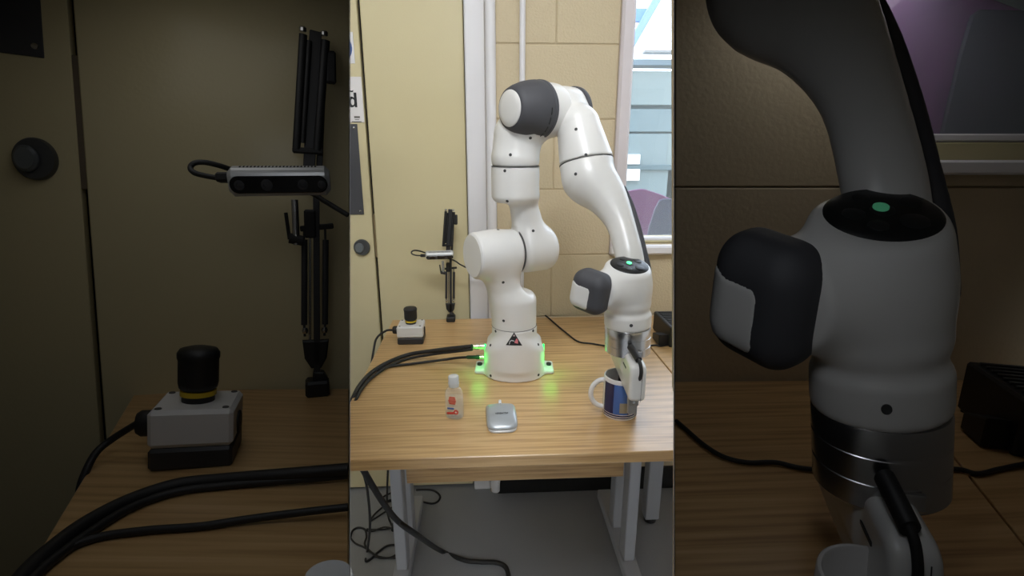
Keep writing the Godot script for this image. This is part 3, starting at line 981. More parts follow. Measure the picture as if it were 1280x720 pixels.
	var l5 := func(p: Vector3) -> float:
		var d := s_cone(p, fa[0], fa[1], fr[0], fr[1])
		for i in range(4, fs.size() - 1): d = smin(d, s_cone(p, fs[i], fs[i + 1], fq[i], fq[i + 1]), 0.006)
		return smax(d, -((p - seam4).dot(ax4) - 0.0008), 0.001)
	var b5 := box_of(fa, 0.075)
	var m5 := nets(l5, b5[0], b5[1], 0.0042, RB)
	arm_parts.forearm = m5
	var link5 := part("forearm", m5, M.white, robot_root)
	recess(l5, [[719.5, 217.5]], link5)
	part("joint_seam", lathe(v2([0.05, -0.0004, 0.0629, -0.0004, 0.0629, 0.0004, 0.05, 0.0004]), 56), M.gap, link4, seam4 - RB, up_along(ax4))
	var strip := [lp(779, 236, 1.20), lp(788, 256, 1.19), lp(797, 284, 1.17), lp(804, 312, 1.155), lp(810, 338, 1.15), lp(811.5, 362, 1.15)]
	var sp2 := smooth_path(strip, 4)
	var ls := func(p: Vector3) -> float:
		var d := 9.0
		for i in sp2.size() - 1: d = minf(d, s_cone(p, sp2[i], sp2[i + 1], 0.0078, 0.0078))
		return d
	var bs5 := box_of(strip, 0.02)
	arm_parts.strip = nets(ls, bs5[0], bs5[1], 0.0035, RB)
	part("back_cover", arm_parts.strip, M.shell, link5)
	# --- link 6: wrist ---
	var W := (RU - Vector3(0.05, 0, 0)).normalized()
	var Wc := lp(785, 362, 1.09)
	var nrm := (X * -0.62 + F * 0.78).normalized()
	var side := U.cross(nrm).normalized()
	var upn := nrm.cross(side).normalized()
	var roll := -0.16
	var pb := Basis(side * cos(roll) + upn * sin(roll), -side * sin(roll) + upn * cos(roll), nrm)
	var Pc := lp(735, 366, 1.045)
	var tiltn := (U * 0.93 + F * 0.28 + X * 0.07).normalized()
	var top_p := lp(786.5, 331, 1.075)
	var l6 := func(p: Vector3) -> float:
		var u := (p - Wc).dot(W)
		var body := s_cyl(p, Wc + W * 0.012, W, 0.0465, 0.050, 0.009)
		var arm := s_cone(p, Wc + W * 0.006, Pc + nrm * -0.004, 0.0430, 0.0385)
		arm = smax(arm, (p - Pc).dot(nrm) + 0.016, 0.006)
		var d := smin(body, arm, 0.022)
		d = smax(d, (p - top_p).dot(tiltn), 0.008)
		d = smin(d, s_cyl(p, Wc - W * 0.050, W, 0.0440, 0.026, 0.004), 0.010)
		d = smin(d, s_cyl(p, Wc - W * 0.0650, W, 0.0482, 0.0145, 0.004), 0.012)
		return d
	var b6 := [lp(708, 425, 1.12) - Vector3(0.02, 0.02, 0.10), lp(825, 318, 1.05) + Vector3(0.01, 0.02, 0.09)]
	arm_parts.wrist = nets(l6, b6[0], b6[1], 0.0032, RB)
	var link6 := part("wrist", arm_parts.wrist, M.white, robot_root)
	recess(l6, [[789, 407]], link6)
	var shell_f := func(p: Vector3) -> float:
		return s_box(p, Pc - nrm * 0.014, pb, Vector3(0.0405, 0.0440, 0.0300), 0.026)
	arm_parts.pilot_frame = nets(shell_f, Pc - Vector3(0.09, 0.08, 0.09), Pc + Vector3(0.09, 0.08, 0.09), 0.003, RB)
	part("pad_frame", arm_parts.pilot_frame, M.shell, link6)
	var inset := func(p: Vector3) -> float:
		var d := s_box(p, Pc - nrm * 0.0135 - side * 0.0135 - upn * 0.005, pb, Vector3(0.0275, 0.0260, 0.0320), 0.011)
		return smax(d, shell_f.call(p) - 0.0009, 0.001)
	arm_parts.pad_inset = nets(func(p: Vector3) -> float: return smax(inset.call(p), -(p - Pc).dot(nrm) - 0.014, 0.001), Pc - Vector3(0.07, 0.06, 0.07), Pc + Vector3(0.07, 0.06, 0.07), 0.003, RB)
	part("pad_inset", arm_parts.pad_inset, M.white, link6)
	# button pad on the sloping top
	var tb := Basis(tiltn.cross(Vector3(0, 0, 1)).normalized(), tiltn, Vector3.ZERO)
	tb.x = (X - tiltn * X.dot(tiltn)).normalized()
	tb.z = tb.x.cross(tb.y)
	arm_parts.pad = [lathe(v2([0, -0.004, 0.0395, -0.004, 0.0400, 0.0005, 0.0370, 0.0026, 0.020, 0.0036, 0, 0.0038]), 48, 0.88), top_p - RB + tb.z * 0.002, tb]
	var pad := part("button_pad", arm_parts.pad[0], M.pad, link6, arm_parts.pad[1], tb)
	for q in [[0.0, 0.0, 0.0085], [-0.020, 0.006, 0.008], [0.018, 0.014, 0.0095], [0.020, -0.012, 0.0075], [-0.006, 0.021, 0.007], [-0.012, -0.018, 0.006]]:
		part("button", lathe(v2([0, 0, q[2], 0, q[2], 0.0008, q[2] * 0.85, 0.0014, 0, 0.0012]), 22), mat(c8(34, 36, 37), 0.4), pad, Vector3(q[0], 0.0030, q[1]))
	part("status_light", lathe(v2([0, 0, 0.0055, 0, 0.0055, 0.0012, 0.004, 0.0018, 0, 0.0018]), 24), glow(Color(0.35, 1.0, 0.62), 1.6), pad, Vector3(-0.001, 0.0042, -0.002))
	# --- flange, hand, fingers ---
	var fb: Vector3 = Wc - W * 0.0795
	arm_parts.flange = [lathe(v2([0, -0.058, 0.040, -0.058, 0.0470, -0.058, 0.0485, -0.0565, 0.0485, -0.0395, 0.0478, -0.039, 0.0478, -0.0375, 0.0487, -0.037, 0.0487, -0.0205, 0.0480, -0.020, 0.0480, -0.0185, 0.0488, -0.018, 0.0488, -0.0015, 0.0478, 0.0, 0, 0.0]), 72), fb - RB, Basis(X, W, F)]
	var fl := part("tool_flange", arm_parts.flange[0], M.steel, robot_root, arm_parts.flange[1], arm_parts.flange[2])
	part("connector_block", box(Vector3(0.020, 0.012, 0.006), 0.001), M.steel, fl, Vector3(0.012, -0.046, 0.0478))
	var Hf := lp(798.5, 476, 1.035)
	var hb := Basis(X, U, F).rotated(U, -0.02)
	var lh := func(p: Vector3) -> float:
		var q := p - Hf
		var u := q.dot(U)
		var f := q.dot(F)
		var d := s_box(p, Hf - F * 0.132 + U * -0.004, hb, Vector3(0.0168, 0.040, 0.14), 0.009)
		var chop := (u - 0.040) * 0.78 + f * 0.62 + 0.004
		d = smax(d, chop, 0.012)
		d = smax(d, u * 0.78 - (f + 0.20) * 0.62, 0.012)
		return smin(d, s_box(p, fb - U * 0.075, hb, Vector3(0.016, 0.020, 0.036), 0.008), 0.008)
	var bh := box_of([Hf, Hf - F * 0.28, fb - U * 0.06], 0.06)
	arm_parts.hand = nets(lh, bh[0], bh[1], 0.0034, RB)
	var hand := part("hand", arm_parts.hand, M.white, robot_root)
	arm_parts.slot = [box(Vector3(0.0012, 0.0035, 0.062), 0.0004), Hf - X * 0.0186 - F * 0.066 + U * 0.012 - RB, hb]
	part("side_groove", arm_parts.slot[0], M.seam, hand, arm_parts.slot[1], hb)
	part("shell_seam", box(Vector3(0.0006, 0.070, 0.0008)), M.seam, hand, Hf + X * 0.004 + F * 0.0081 - U * 0.008 - RB, hb)
	var fing := begin()
	add_box(fing, Vector3(0, -0.008, 0), Vector3(0.021, 0.018, 0.016), 0.002)
	add_box(fing, Vector3(0, -0.026, -0.003), Vector3(0.019, 0.026, 0.009), 0.002)
	arm_parts.pivot = Hf - F * 0.04 - RB
	arm_parts.finger = [fing.commit(), Hf - X * 0.006 - U * 0.042 - F * 0.012 - RB, hb]
	part("finger", arm_parts.finger[0], mat(c8(150, 147, 143), 0.3, 0.15), hand, arm_parts.finger[1], hb)
	part("finger_screw", cyl(0.003, 0.001, 0.0003, 12), M.chrome, hand, arm_parts.finger[1] + F * 0.008 - U * 0.008, up_along(F))
	var bf := begin()
	add_box(bf, Vector3(0, -0.020, 0), Vector3(0.019, 0.046, 0.014), 0.002)
	part("finger", bf.commit(), M.black, hand, Hf - X * 0.006 - U * 0.04 - F * 0.112 - RB, hb)
	# black plug and its lead
	arm_parts.plug = [tube([lp(788, 433.5, 1.062), lp(793, 441, 1.045), lp(798.5, 450, 1.028)], 0.0070, 14), tube([lp(798, 449, 1.028), lp(800.5, 455, 1.022), lp(801.5, 463, 1.019), lp(801, 470, 1.021), lp(799, 475, 1.03)], 0.0036, 12)]
	var pg := part("hand_plug", arm_parts.plug[0], M.rubber, robot_root, -RB)
	part("hand_lead", arm_parts.plug[1], M.rubber, pg)

# ---------- things on the door ----------
func flat_text(s: String, h: float, m: Material, parent: Node, pos: Vector3, bold := 0, b := Basis.IDENTITY, called := "lettering") -> void:
	var tm := TextMesh.new()
	var f := SystemFont.new()
	f.font_names = PackedStringArray(["Droid Sans"])
	f.font_weight = 700 if bold else 400
	tm.font = f
	tm.text = s
	tm.font_size = 48
	tm.pixel_size = h / 35.0
	tm.depth = 0.0006
	tm.horizontal_alignment = HORIZONTAL_ALIGNMENT_CENTER
	part(called, tm, m, parent, pos, b)
func lever_knob(root: Node3D, r: float) -> void:
	part("rose", lathe(v2([0, 0, r, 0, r, 0.004, r * 0.93, 0.008, 0, 0.008]), 40), mat(c8(86, 88, 90), 0.4, 0.5), root, Vector3.ZERO, up_along(Vector3.BACK))
	var h := PackedVector2Array()
	for i in 28:
		var a := TAU * i / 28
		h.append(Vector2(-0.22 * r + r * 0.55 * cos(a), r * 0.62 * sin(a) - r * 0.02))
	part("thumb_turn", prism(h, 0.010, 0.003), mat(c8(112, 118, 122), 0.35, 0.4), root, Vector3(0, 0, 0.0125))
func door_things() -> void:
	var z := DOOR_Z
	var k := thing("door_lock", "round grey thumb-turn lock on the cream door, left of the door gap", "lock", on_z(452.5, 309, z + 0.002))
	lever_knob(k, 10.0 / FOC * 1.83)
	# dark push plate
	var a := on_z(455.2, 268, z)
	var b := on_z(448.0, 155, z)
	var w := 0.30
	var xr := a.x
	var pl := thing("push_plate", "dark grey plate screwed to the left door leaf above the lock", "plate", Vector3(xr - w * 0.5, (a.y + b.y) * 0.5, z + 0.0015))
	part("plate", box(Vector3(w, b.y - a.y, 0.003), 0.0008), M.plate, pl)
	for q in [[w * 0.5 - 0.011, -(b.y - a.y) * 0.5 + 0.012], [w * 0.5 - 0.011, (b.y - a.y) * 0.5 - 0.012], [-w * 0.5 + 0.011, -(b.y - a.y) * 0.5 + 0.012], [-w * 0.5 + 0.011, (b.y - a.y) * 0.5 - 0.012]]:
		part("screw", lathe(v2([0, 0, 0.0042, 0, 0.003, 0.0016, 0, 0.002]), 14), M.chrome, pl, Vector3(q[0], q[1], 0.0015), up_along(Vector3.BACK))
	# the white notice above it
	var n1 := on_z(454.2, 153, z)
	var n0 := on_z(451.5, 96, z)
	var sw := 0.26
	var sg := thing("door_sign", "white notice with black lettering on the left door leaf, under the blue disc sign", "sign", Vector3(n0.x - sw * 0.5, (n0.y + n1.y) * 0.5, z + 0.001))
	part("sheet", box(Vector3(sw, n0.y - n1.y, 0.002), 0.0004), mat(c8(222, 218, 216), 0.5), sg)
	var ink := mat(c8(22, 22, 24), 0.6)
	var dp := on_z(441, 126, z)
	flat_text("ed", 0.042, ink, sg, Vector3(dp.x - 0.016, dp.y, z + 0.0024) - sg.position, 1)
	flat_text("~", 0.03, ink, sg, Vector3(on_z(438, 114, z).x, on_z(438, 114, z).y, z + 0.0024) - sg.position, 1)
	for q in [[446.5, 146.5, 6.5, 2.2], [446.5, 149.6, 5, 0.7], [446.0, 152.2, 11, 0.8]]:
		var c := on_z(q[0], q[1], z)
		part("small_print", box(Vector3(q[2] / 352.0, q[3] / 352.0, 0.0006)), mat(c8(96, 92, 86), 0.6), sg, Vector3(c.x, c.y, z + 0.0023) - sg.position)
	# blue disc sign
	var m1 := on_z(443.2, 79.5, z)
	var m0 := on_z(441.0, 40, z)
	var bw := 0.11
	var bs := thing("disc_sign", "white square sign with a blue disc near the top of the left door leaf", "sign", Vector3(m0.x - bw * 0.5, (m0.y + m1.y) * 0.5, z + 0.001))
	part("sheet", box(Vector3(bw, m0.y - m1.y, 0.002), 0.0004), mat(c8(222, 220, 220), 0.5), bs)
	var dcx: float = on_z(440.8, 60, z).x - 10.5 / 352.0 - 0.02
	part("disc", cyl(0.0485, 0.0008, 0.0, 36), mat(c8(28, 72, 140), 0.5), bs, Vector3(dcx - bs.position.x, 0, 0.001), up_along(Vector3.BACK))
	# white trunking and the thin conduit on the block wall
	var tr := begin()
	add_lathe(tr, v2([0, 0.0, (x_pipe - x_jamb) * 0.5, 0.0, (x_pipe - x_jamb) * 0.5, 2.69, 0, 2.69]), 24, Transform3D(Basis.IDENTITY, Vector3((x_jamb + x_pipe) * 0.5, 0.03, WALL_Z + 0.012)))
	single("heating_pipe", "thick white painted pipe running up beside the door frame", "pipe", tr.commit(), M.paint)
	var cx: float = on_z(653, 60, WALL_Z + 0.012).x
	var cr := 3.3 / FOC * 1.8
	var cd := thing("conduit", "thin white conduit running up the block wall behind the robot", "pipe", Vector3(cx, 0.2, WALL_Z + cr + 0.003))
	part("tube", cyl(cr, 2.48, 0.0, 20), M.paint, cd)
	for y in [0.5, 1.3, 2.1]: part("saddle", box(Vector3(cr * 3.6, 0.014, cr * 1.2), 0.001), M.paint, cd, Vector3(0, y, -cr * 0.4))
	# short white pipe elbow near the floor
	var e0 := on_z(597, 594.5, WALL_Z + 0.06)
	var e1 := on_z(620, 594.5, WALL_Z + 0.06)
	var e2 := on_z(619.5, 613, WALL_Z + 0.06)
	single("pipe_elbow", "short white pipe elbow low on the wall under the table", "pipe", tube([e0, (e0 + e1) * 0.5, e1 - Vector3(0.012, 0, 0), e1 + Vector3(0, -0.012, 0), (e1 + e2) * 0.5, e2], 0.016, 14), M.paint)

# ---------- small things on the table ----------
const ES_W := 0.078
func estop(root: Node3D) -> void:
	# its base centre is the origin
	part("base_shell", box(Vector3(ES_W, 0.021, 0.072), 0.003), M.dark, root, Vector3(0, 0.0105, 0))
	var lid := part("lid", box(Vector3(ES_W + 0.001, 0.036, 0.073), 0.004), mat(c8(222, 220, 218), 0.45), root, Vector3(0, 0.0395, 0))
	for sx in [-1.0, 1.0]:
		for sz in [-1.0, 1.0]:
			part("screw", lathe(v2([0, 0, 0.0034, 0, 0.0030, 0.0008, 0, 0.0004]), 14), mat(c8(90, 90, 92), 0.4, 0.7), lid, Vector3(sx * 0.031, 0.0181, sz * 0.028))
	var h := part("push_button", lathe(v2([0, 0.006, 0.0145, 0.006, 0.0145, 0.0105, 0.0185, 0.0135, 0.0195, 0.018, 0.0195, 0.04, 0.0205, 0.0425, 0.0205, 0.047, 0.018, 0.0505, 0.010, 0.0525, 0, 0.053]), 36), M.black, root, Vector3(0, 0.0575, 0))
	part("collar", lathe(v2([0, 0, 0.0160, 0, 0.0160, 0.006, 0, 0.006]), 32), M.black, h, Vector3(0, 0, 0))
	part("yellow_ring", lathe(v2([0, 0, 0.0175, 0, 0.0175, 0.0045, 0, 0.0045]), 32), M.yellow, h, Vector3(0, 0.006, 0))
	part("cable_gland", lathe(v2([0, 0, 0.011, 0, 0.0125, 0.002, 0.0125, 0.014, 0.010, 0.018, 0.006, 0.019, 0, 0.019]), 18), M.rubber, root, Vector3(-ES_W * 0.5, 0.036, 0), Basis(Vector3.BACK, PI * 0.5))
	part("side_plug", cyl(0.012, 0.003, 0.001, 18), M.rubber, root, Vector3(ES_W * 0.5, 0.034, 0), Basis(Vector3.BACK, -PI * 0.5))

func q3(o: Vector3, px: float, py: float, z := 0.0) -> Vector3:   # stand-plane point, from the photograph's proportions
	return on_z(px, py, o.z + z) - o
var stand_o := Vector3.ZERO
func stand(root: Node3D) -> void:
	var o := stand_o
	var fb := begin()
	add_box(fb, Vector3(0, 0.009, 0), Vector3(0.030, 0.018, 0.04), 0.003)
	part("foot", fb.commit(), M.black, root)
	var lb := begin()
	add_bar(lb, q3(o, 563.6, 401.5), q3(o, 563.2, 322), 0.0078, 0.012, Vector3.BACK)
	part("lower_bar", lb.commit(), M.dark, root)
	var lr := begin()
	add_bar(lr, q3(o, 560.6, 379, -0.008), q3(o, 560.6, 330, -0.008), 0.003, 0.008, Vector3.BACK)
	part("steel_bar", lr.commit(), M.steel, root)
	for x in [557.8, 567.2]:
		var sp := begin()
		add_rod(sp, q3(o, x, 373), q3(o, x + 0.2, 340), 0.0038)
		add_rod(sp, q3(o, x + 0.3 * signf(562.5 - x), 377.5), q3(o, x, 373), 0.0016)
		add_rod(sp, q3(o, x, 340), q3(o, x, 336), 0.0014)
		var s := part("spring_tube", sp.commit(), M.dark, root)
		part("spring_end", lathe(v2([0, -0.004, 0.003, -0.003, 0.004, 0, 0.003, 0.003, 0, 0.004]), 12), M.chrome, s, q3(o, x + 0.3 * signf(562.5 - x), 375.5, 0.004))
	var yk := begin()
	add_prism(yk, PackedVector2Array([vv(q3(o, 557, 379)), vv(q3(o, 569, 379)), vv(q3(o, 568, 386)), vv(q3(o, 565.5, 390)), vv(q3(o, 561, 390)), vv(q3(o, 558, 386))]), 0.012, 0.002)
	part("yoke", yk.commit(), M.black, root)
	var hg := begin()
	add_prism(hg, PackedVector2Array([vv(q3(o, 561, 398)), vv(q3(o, 568.8, 399)), vv(q3(o, 568.4, 394)), vv(q3(o, 566.5, 391.5)), vv(q3(o, 562, 391))]), 0.022, 0.002)
	part("hinge", hg.commit(), M.black, root)
	part("hinge_bolt", cyl(0.003, 0.03, 0.0008, 12), M.chrome, root, q3(o, 567.2, 394.5, -0.015), up_along(Vector3.BACK))
	# joint block between the two arms
	var jb := begin()
	add_box(jb, q3(o, 560.4, 334), Vector3(0.014, 0.030, 0.018), 0.002)
	add_bar(jb, q3(o, 556, 336), q3(o, 571, 334.5), 0.006, 0.008, Vector3.BACK)
	part("joint_block", jb.commit(), M.black, root)
	var tg := begin()
	add_rod(tg, q3(o, 554.2, 343, 0.012), q3(o, 553.4, 326, 0.012), 0.0042)
	part("camera_clamp", tg.commit(), M.steel, root)
	var kn := begin()
	add_rod(kn, q3(o, 551, 340.5, 0.012), q3(o, 557, 341.5, 0.012), 0.0055, 14)
	add_rod(kn, q3(o, 549.6, 331, 0.012), q3(o, 551.2, 341, 0.012), 0.0022, 8)
	part("clamp_knob", kn.commit(), M.black, root)
	# upper arm, folded upright
	var ub := begin()
	add_bar(ub, q3(o, 559.6, 322, -0.004), q3(o, 563.0, 261.5, -0.004), 0.0140, 0.010, Vector3.BACK)
	part("upper_bar", ub.commit(), M.dark, root)
	var ub2 := begin()
	add_bar(ub2, q3(o, 564.4, 322, -0.012), q3(o, 567.0, 266, -0.012), 0.0075, 0.008, Vector3.BACK)
	part("upper_bar", ub2.commit(), M.dark, root)
	for q in [[554.4, 306.5, 557.4, 264, 0.0047], [563.5, 306.5, 567.2, 265, 0.0050], [557.2, 304, 560.0, 266, 0.0030]]:
		var sp := begin()
		add_rod(sp, q3(o, q[0], q[1], 0.004), q3(o, q[2], q[3], 0.004), q[4])
		part("spring_tube", sp.commit(), M.black, root)
	for q in [[557.3, 263.2], [566.6, 263.6]]:
		part("arm_tip", cyl(0.0042, 0.005, 0.001, 12), M.chrome, root, q3(o, q[0], q[1], 0.004))
	part("cable_clip", box(Vector3(0.012, 0.032, 0.014), 0.002), M.black, root, q3(o, 569.6, 274.5))
	part("lower_cap", box(Vector3(0.036, 0.006, 0.014), 0.0015), M.black, root, q3(o, 559.5, 306.5))
func vv(p: Vector3) -> Vector2:
	return Vector2(p.x, p.y)

func depth_camera(root: Node3D) -> void:
	# origin at the middle of the body; it looks along +z
	var w := 0.091
	var bd := begin()
	var prof := round_rect(0.0245, 0.0255, 0.009, 5)
	add_prism(bd, prof, w, 0.004, Transform3D(Basis(Vector3.UP, PI * 0.5), Vector3.ZERO))
	var b := part("body", bd.commit(), mat(c8(196, 197, 196), 0.35, 0.3), root)
	part("front_window", prism(round_rect(w - 0.004, 0.0150, 0.0074), 0.003, 0.0008), mat(c8(12, 12, 13), 0.18), root, Vector3(0, -0.001, 0.0122))
	for q in [[-0.035, 0.0045], [-0.011, 0.0052], [0.021, 0.0048], [0.038, 0.0036]]:
		part("lens", lathe(v2([0, 0, q[1], 0, q[1], 0.0006, q[1] * 0.55, 0.0010, q[1] * 0.5, 0.0002, 0, 0.0006]), 20), mat(c8(58, 58, 60), 0.25), root, Vector3(q[0], -0.001, 0.0137), up_along(Vector3.BACK))
	for i in 22:
		part("vent_slot", box(Vector3(0.0014, 0.0008, 0.005)), mat(c8(20, 20, 20), 0.8), b, Vector3(-0.034 + i * 0.0032, 0.0127, 0.0015))

func mug(root: Node3D) -> void:
	var r := 0.0385
	var h := 0.096
	part("cup", lathe(v2([0, 0.003, r - 0.008, 0.003, r - 0.006, 0.0, r - 0.002, 0.0, r, 0.003, r, h - 0.003, r - 0.0008, h - 0.0006, r - 0.002, h, r - 0.0032, h - 0.0006, r - 0.004, h - 0.003, r - 0.004, 0.01, r - 0.007, 0.006, 0, 0.006]), 56), mat(c8(236, 233, 230), 0.12), root)
	# printed bands, each its own thin glazed layer
	var band := func(a0: float, a1: float, y0: float, y1: float, m: Material, rr := 0.0) -> void:
		var st := begin()
		var n := maxi(2, int(absf(a1 - a0) / 0.08))
		for i in n:
			var t0 := lerpf(a0, a1, float(i) / n)
			var t1 := lerpf(a0, a1, float(i + 1) / n)
			var q := r + 0.0003 + rr
			var n0 := Vector3(sin(t0), 0, cos(t0))
			var n1 := Vector3(sin(t1), 0, cos(t1))
			var u := Vector3(0, y0, 0)
			var v := Vector3(0, y1, 0)
			tri(st, n0 * q + u, n1 * q + u, n1 * q + v, n0, n1, n1)
			tri(st, n0 * q + u, n1 * q + v, n0 * q + v, n0, n1, n0)
			for e in [[y0, Vector3.DOWN], [y1, Vector3.UP]]:
				var w := Vector3(0, e[0], 0)
				quad(st, n0 * q + w, n1 * q + w, n1 * (r - 0.0004) + w, n0 * (r - 0.0004) + w, e[1])
		part("printed_band", st.commit(), m, root)
	var navy := mat(c8(26, 36, 84), 0.15)
	var blue := mat(c8(72, 108, 176), 0.15)
	var d := deg_to_rad(1.0)
	band.call(-74 * d, -33 * d, 0.0155, h - 0.010, navy)
	band.call(-33 * d, 15 * d, 0.0155, h - 0.010, blue)
	band.call(15 * d, 21 * d, 0.0155, h - 0.010, navy)
	band.call(21 * d, 80 * d, 0.0155, h - 0.010, blue)
	band.call(-74 * d, 84 * d, 0.0105, 0.0135, navy)
	band.call(-74 * d, 84 * d, 0.0060, 0.0080, navy)
	# a plain grey badge in place of the printed figure
	band.call(-12 * d, 30 * d, 0.020, 0.044, mat(c8(150, 142, 122), 0.2), 0.0003)
	var hp: Array = []
	for i in 11:
		var a := lerpf(-0.42 * PI, 0.42 * PI, i / 10.0)
		hp.append(Vector3(-r - 0.004 - 0.031 * cos(a) * 0.98 + 0.006, 0.05 + 0.031 * sin(a) * 1.08, 0))
	hp.push_front(Vector3(-r + 0.002, hp[0].y - 0.001, 0))
	hp.append(Vector3(-r + 0.002, hp[-1].y + 0.001, 0))
	part("handle", tube(hp, 0.0058, 14, 6), mat(c8(236, 233, 230), 0.12), root)

func table_things() -> void:
	var T := TABLE_Y
	# stop button
	var e := on_y(513, 431, T) + Vector3(0, 0, -0.036)
	var es := thing("stop_button", "black mushroom button with a yellow ring on a small box, brightly lit table", "button", e)
	estop(es)
	var g := e + Vector3(-ES_W * 0.5 - 0.019, 0.036, 0)
	single("button_cable", "thin black cable from the stop button box over the left table edge", "cable", tube([g, g + Vector3(-0.02, -0.002, 0.0), g + Vector3(-0.045, -0.018, 0.012), Vector3(tx0 - 0.012, T + 0.0, e.z + 0.05), Vector3(tx0 - 0.02, T - 0.08, e.z + 0.08), Vector3(tx0 - 0.02, T - 0.25, e.z + 0.06)], 0.0034, 10), M.rubber)
	# jointed stand and the depth camera on it
	stand_o = on_y(563.5, 402.5, T) + Vector3(0, 0, -0.015)
	var s := thing("camera_stand", "tall black jointed spring arm clamped to the back edge of the lit table", "stand", stand_o)
	stand(s)
	var dcp := on_z(549.5, 318.5, stand_o.z + 0.045)
	var dc := thing("depth_camera", "small silver bar camera with a black front on the brightly lit spring arm", "camera", dcp, Basis(Vector3.UP, deg_to_rad(6.0)) * Basis(Vector3.RIGHT, deg_to_rad(27)))
	depth_camera(dc)
	var j := dcp + Vector3(-0.046, 0.0, 0.0)
	var lc := thing("camera_cable", "black cable looping from the left end of the small silver camera", "cable", j)
	part("plug", box(Vector3(0.017, 0.009, 0.011), 0.002), M.rubber, lc, Vector3(-0.0085, -0.002, 0))
	part("cord", tube([Vector3(-0.016, -0.002, 0), Vector3(-0.03, -0.001, 0.0), Vector3(-0.043, 0.004, 0.0), Vector3(-0.044, 0.011, -0.003), Vector3(-0.034, 0.0145, -0.006), Vector3(-0.018, 0.010, -0.014), Vector3(-0.004, 0.003, -0.022), Vector3(0.02, -0.004, -0.03), q3(j, 566, 325, -0.03) + Vector3(0, 0, 0.0), q3(j, 576, 331, -0.03), q3(j, 590, 337.5, -0.03), q3(j, 604, 341, -0.04), q3(j, 612, 344, -0.05)], 0.0024, 10), M.rubber, lc)
	# sanitiser bottle
	var bp := on_y(568, 525, T) + Vector3(0, 0, -0.014)
	var b := thing("sanitiser_bottle", "small clear plastic hand gel bottle with red and blue print on the table", "bottle", bp, Basis(Vector3.UP, deg_to_rad(-14)))
	bottle(b)
	# mouse
	var mp := on_y(627.5, 541, T) + Vector3(0, 0, -0.052)
	var mo := thing("mouse", "silver wireless computer mouse on the table in front of the robot base", "mouse", mp, Basis(Vector3.UP, deg_to_rad(2)))
	mouse(mo)
	# mug
	var gp := on_y(779.5, 527, T) + Vector3(0, 0, -0.0385)
	var mg := thing("mug", "white mug with blue printed stripes gripped by the robot hand on the lit table", "mug", gp, Basis(Vector3.UP, deg_to_rad(-4)))
	mug(mg)
	# black power box on the next table and its lead
	var pb := on_y(841, 433, T)
	power_box(thing("power_box", "black ribbed power box on the right hand table under the window", "power supply", Vector3(pb.x + 0.035, T, pb.z - 0.07)))
	single("power_lead", "thin black lead running behind the robot across the lit table to the power box", "cable", tube([on_y(661, 366, T + 0.03) + Vector3(0, 0.05, 0), on_y(672, 383, T + 0.003), on_y(690, 401, T + 0.003), on_y(709, 417, T + 0.003), on_y(723, 427, T + 0.003), on_y(740, 429.5, T + 0.003), on_y(762, 433, T + 0.003), on_y(790, 435, T + 0.003), on_y(817, 431.5, T + 0.003), on_y(826, 432.5, T + 0.003), on_y(840, 429.5, T + 0.004), Vector3(pb.x + 0.03, T + 0.008, pb.z - 0.008)], 0.0026, 10), M.rubber)
	# the two thick robot cables and the thin pair
	cable_run("robot_cable", "thick black robot cable from the upper gold connector, bending over the left table edge", 0.0058, [[590, 433, 0.075, 0], [570, 435, 0.06, 0.0], [545, 438, 0.035, 0], [512, 443, 0.012, 0], [485, 453, 0.0065, 0], [464, 466, 0.0065, 0], [451, 480, 0.0065, 0], [443, 494, 0.002, 0], [436, 512, -0.03, 0], [430, 540, -0.09, 0.0]])
	cable_run("robot_cable", "second thick black robot cable lying just below the first at the left table edge", 0.0038, [[590, 436.8, 0.07, 0.0], [570, 439.3, 0.05, 0.0], [545, 442.3, 0.025, 0], [512, 447.8, 0.006, 0], [487, 457.3, 0.006, 0], [468, 469.3, 0.006, 0], [455, 482.3, 0.006, 0], [446, 497.3, 0.003, 0], [439, 515.3, -0.03, 0], [432, 541.3, -0.09, 0.0]])
	cable_run("network_cable", "thin black cable from the lower green lit socket of the robot base", 0.0036, [[587, 446.5, 0.035, 0], [570, 447.5, 0.022, 0], [545, 451, 0.010, 0], [512, 455, 0.0045, 0], [485, 458.5, 0.0045, 0], [466, 465, 0.0045, 0.0], [455, 474, 0.0045, 0], [446, 487, 0.004, 0], [439, 504, -0.02, 0], [432, 535, -0.09, 0]])
func cable_run(called: String, label: String, r: float, pts: Array) -> void:
	var p: Array = []
	for q in pts: p.append(on_y(q[0], q[1], TABLE_Y + q[2]))
	single(called, label, "cable", tube(p, r, 12), M.rubber, Vector3.ZERO, Basis.IDENTITY, "cables of the robot base")
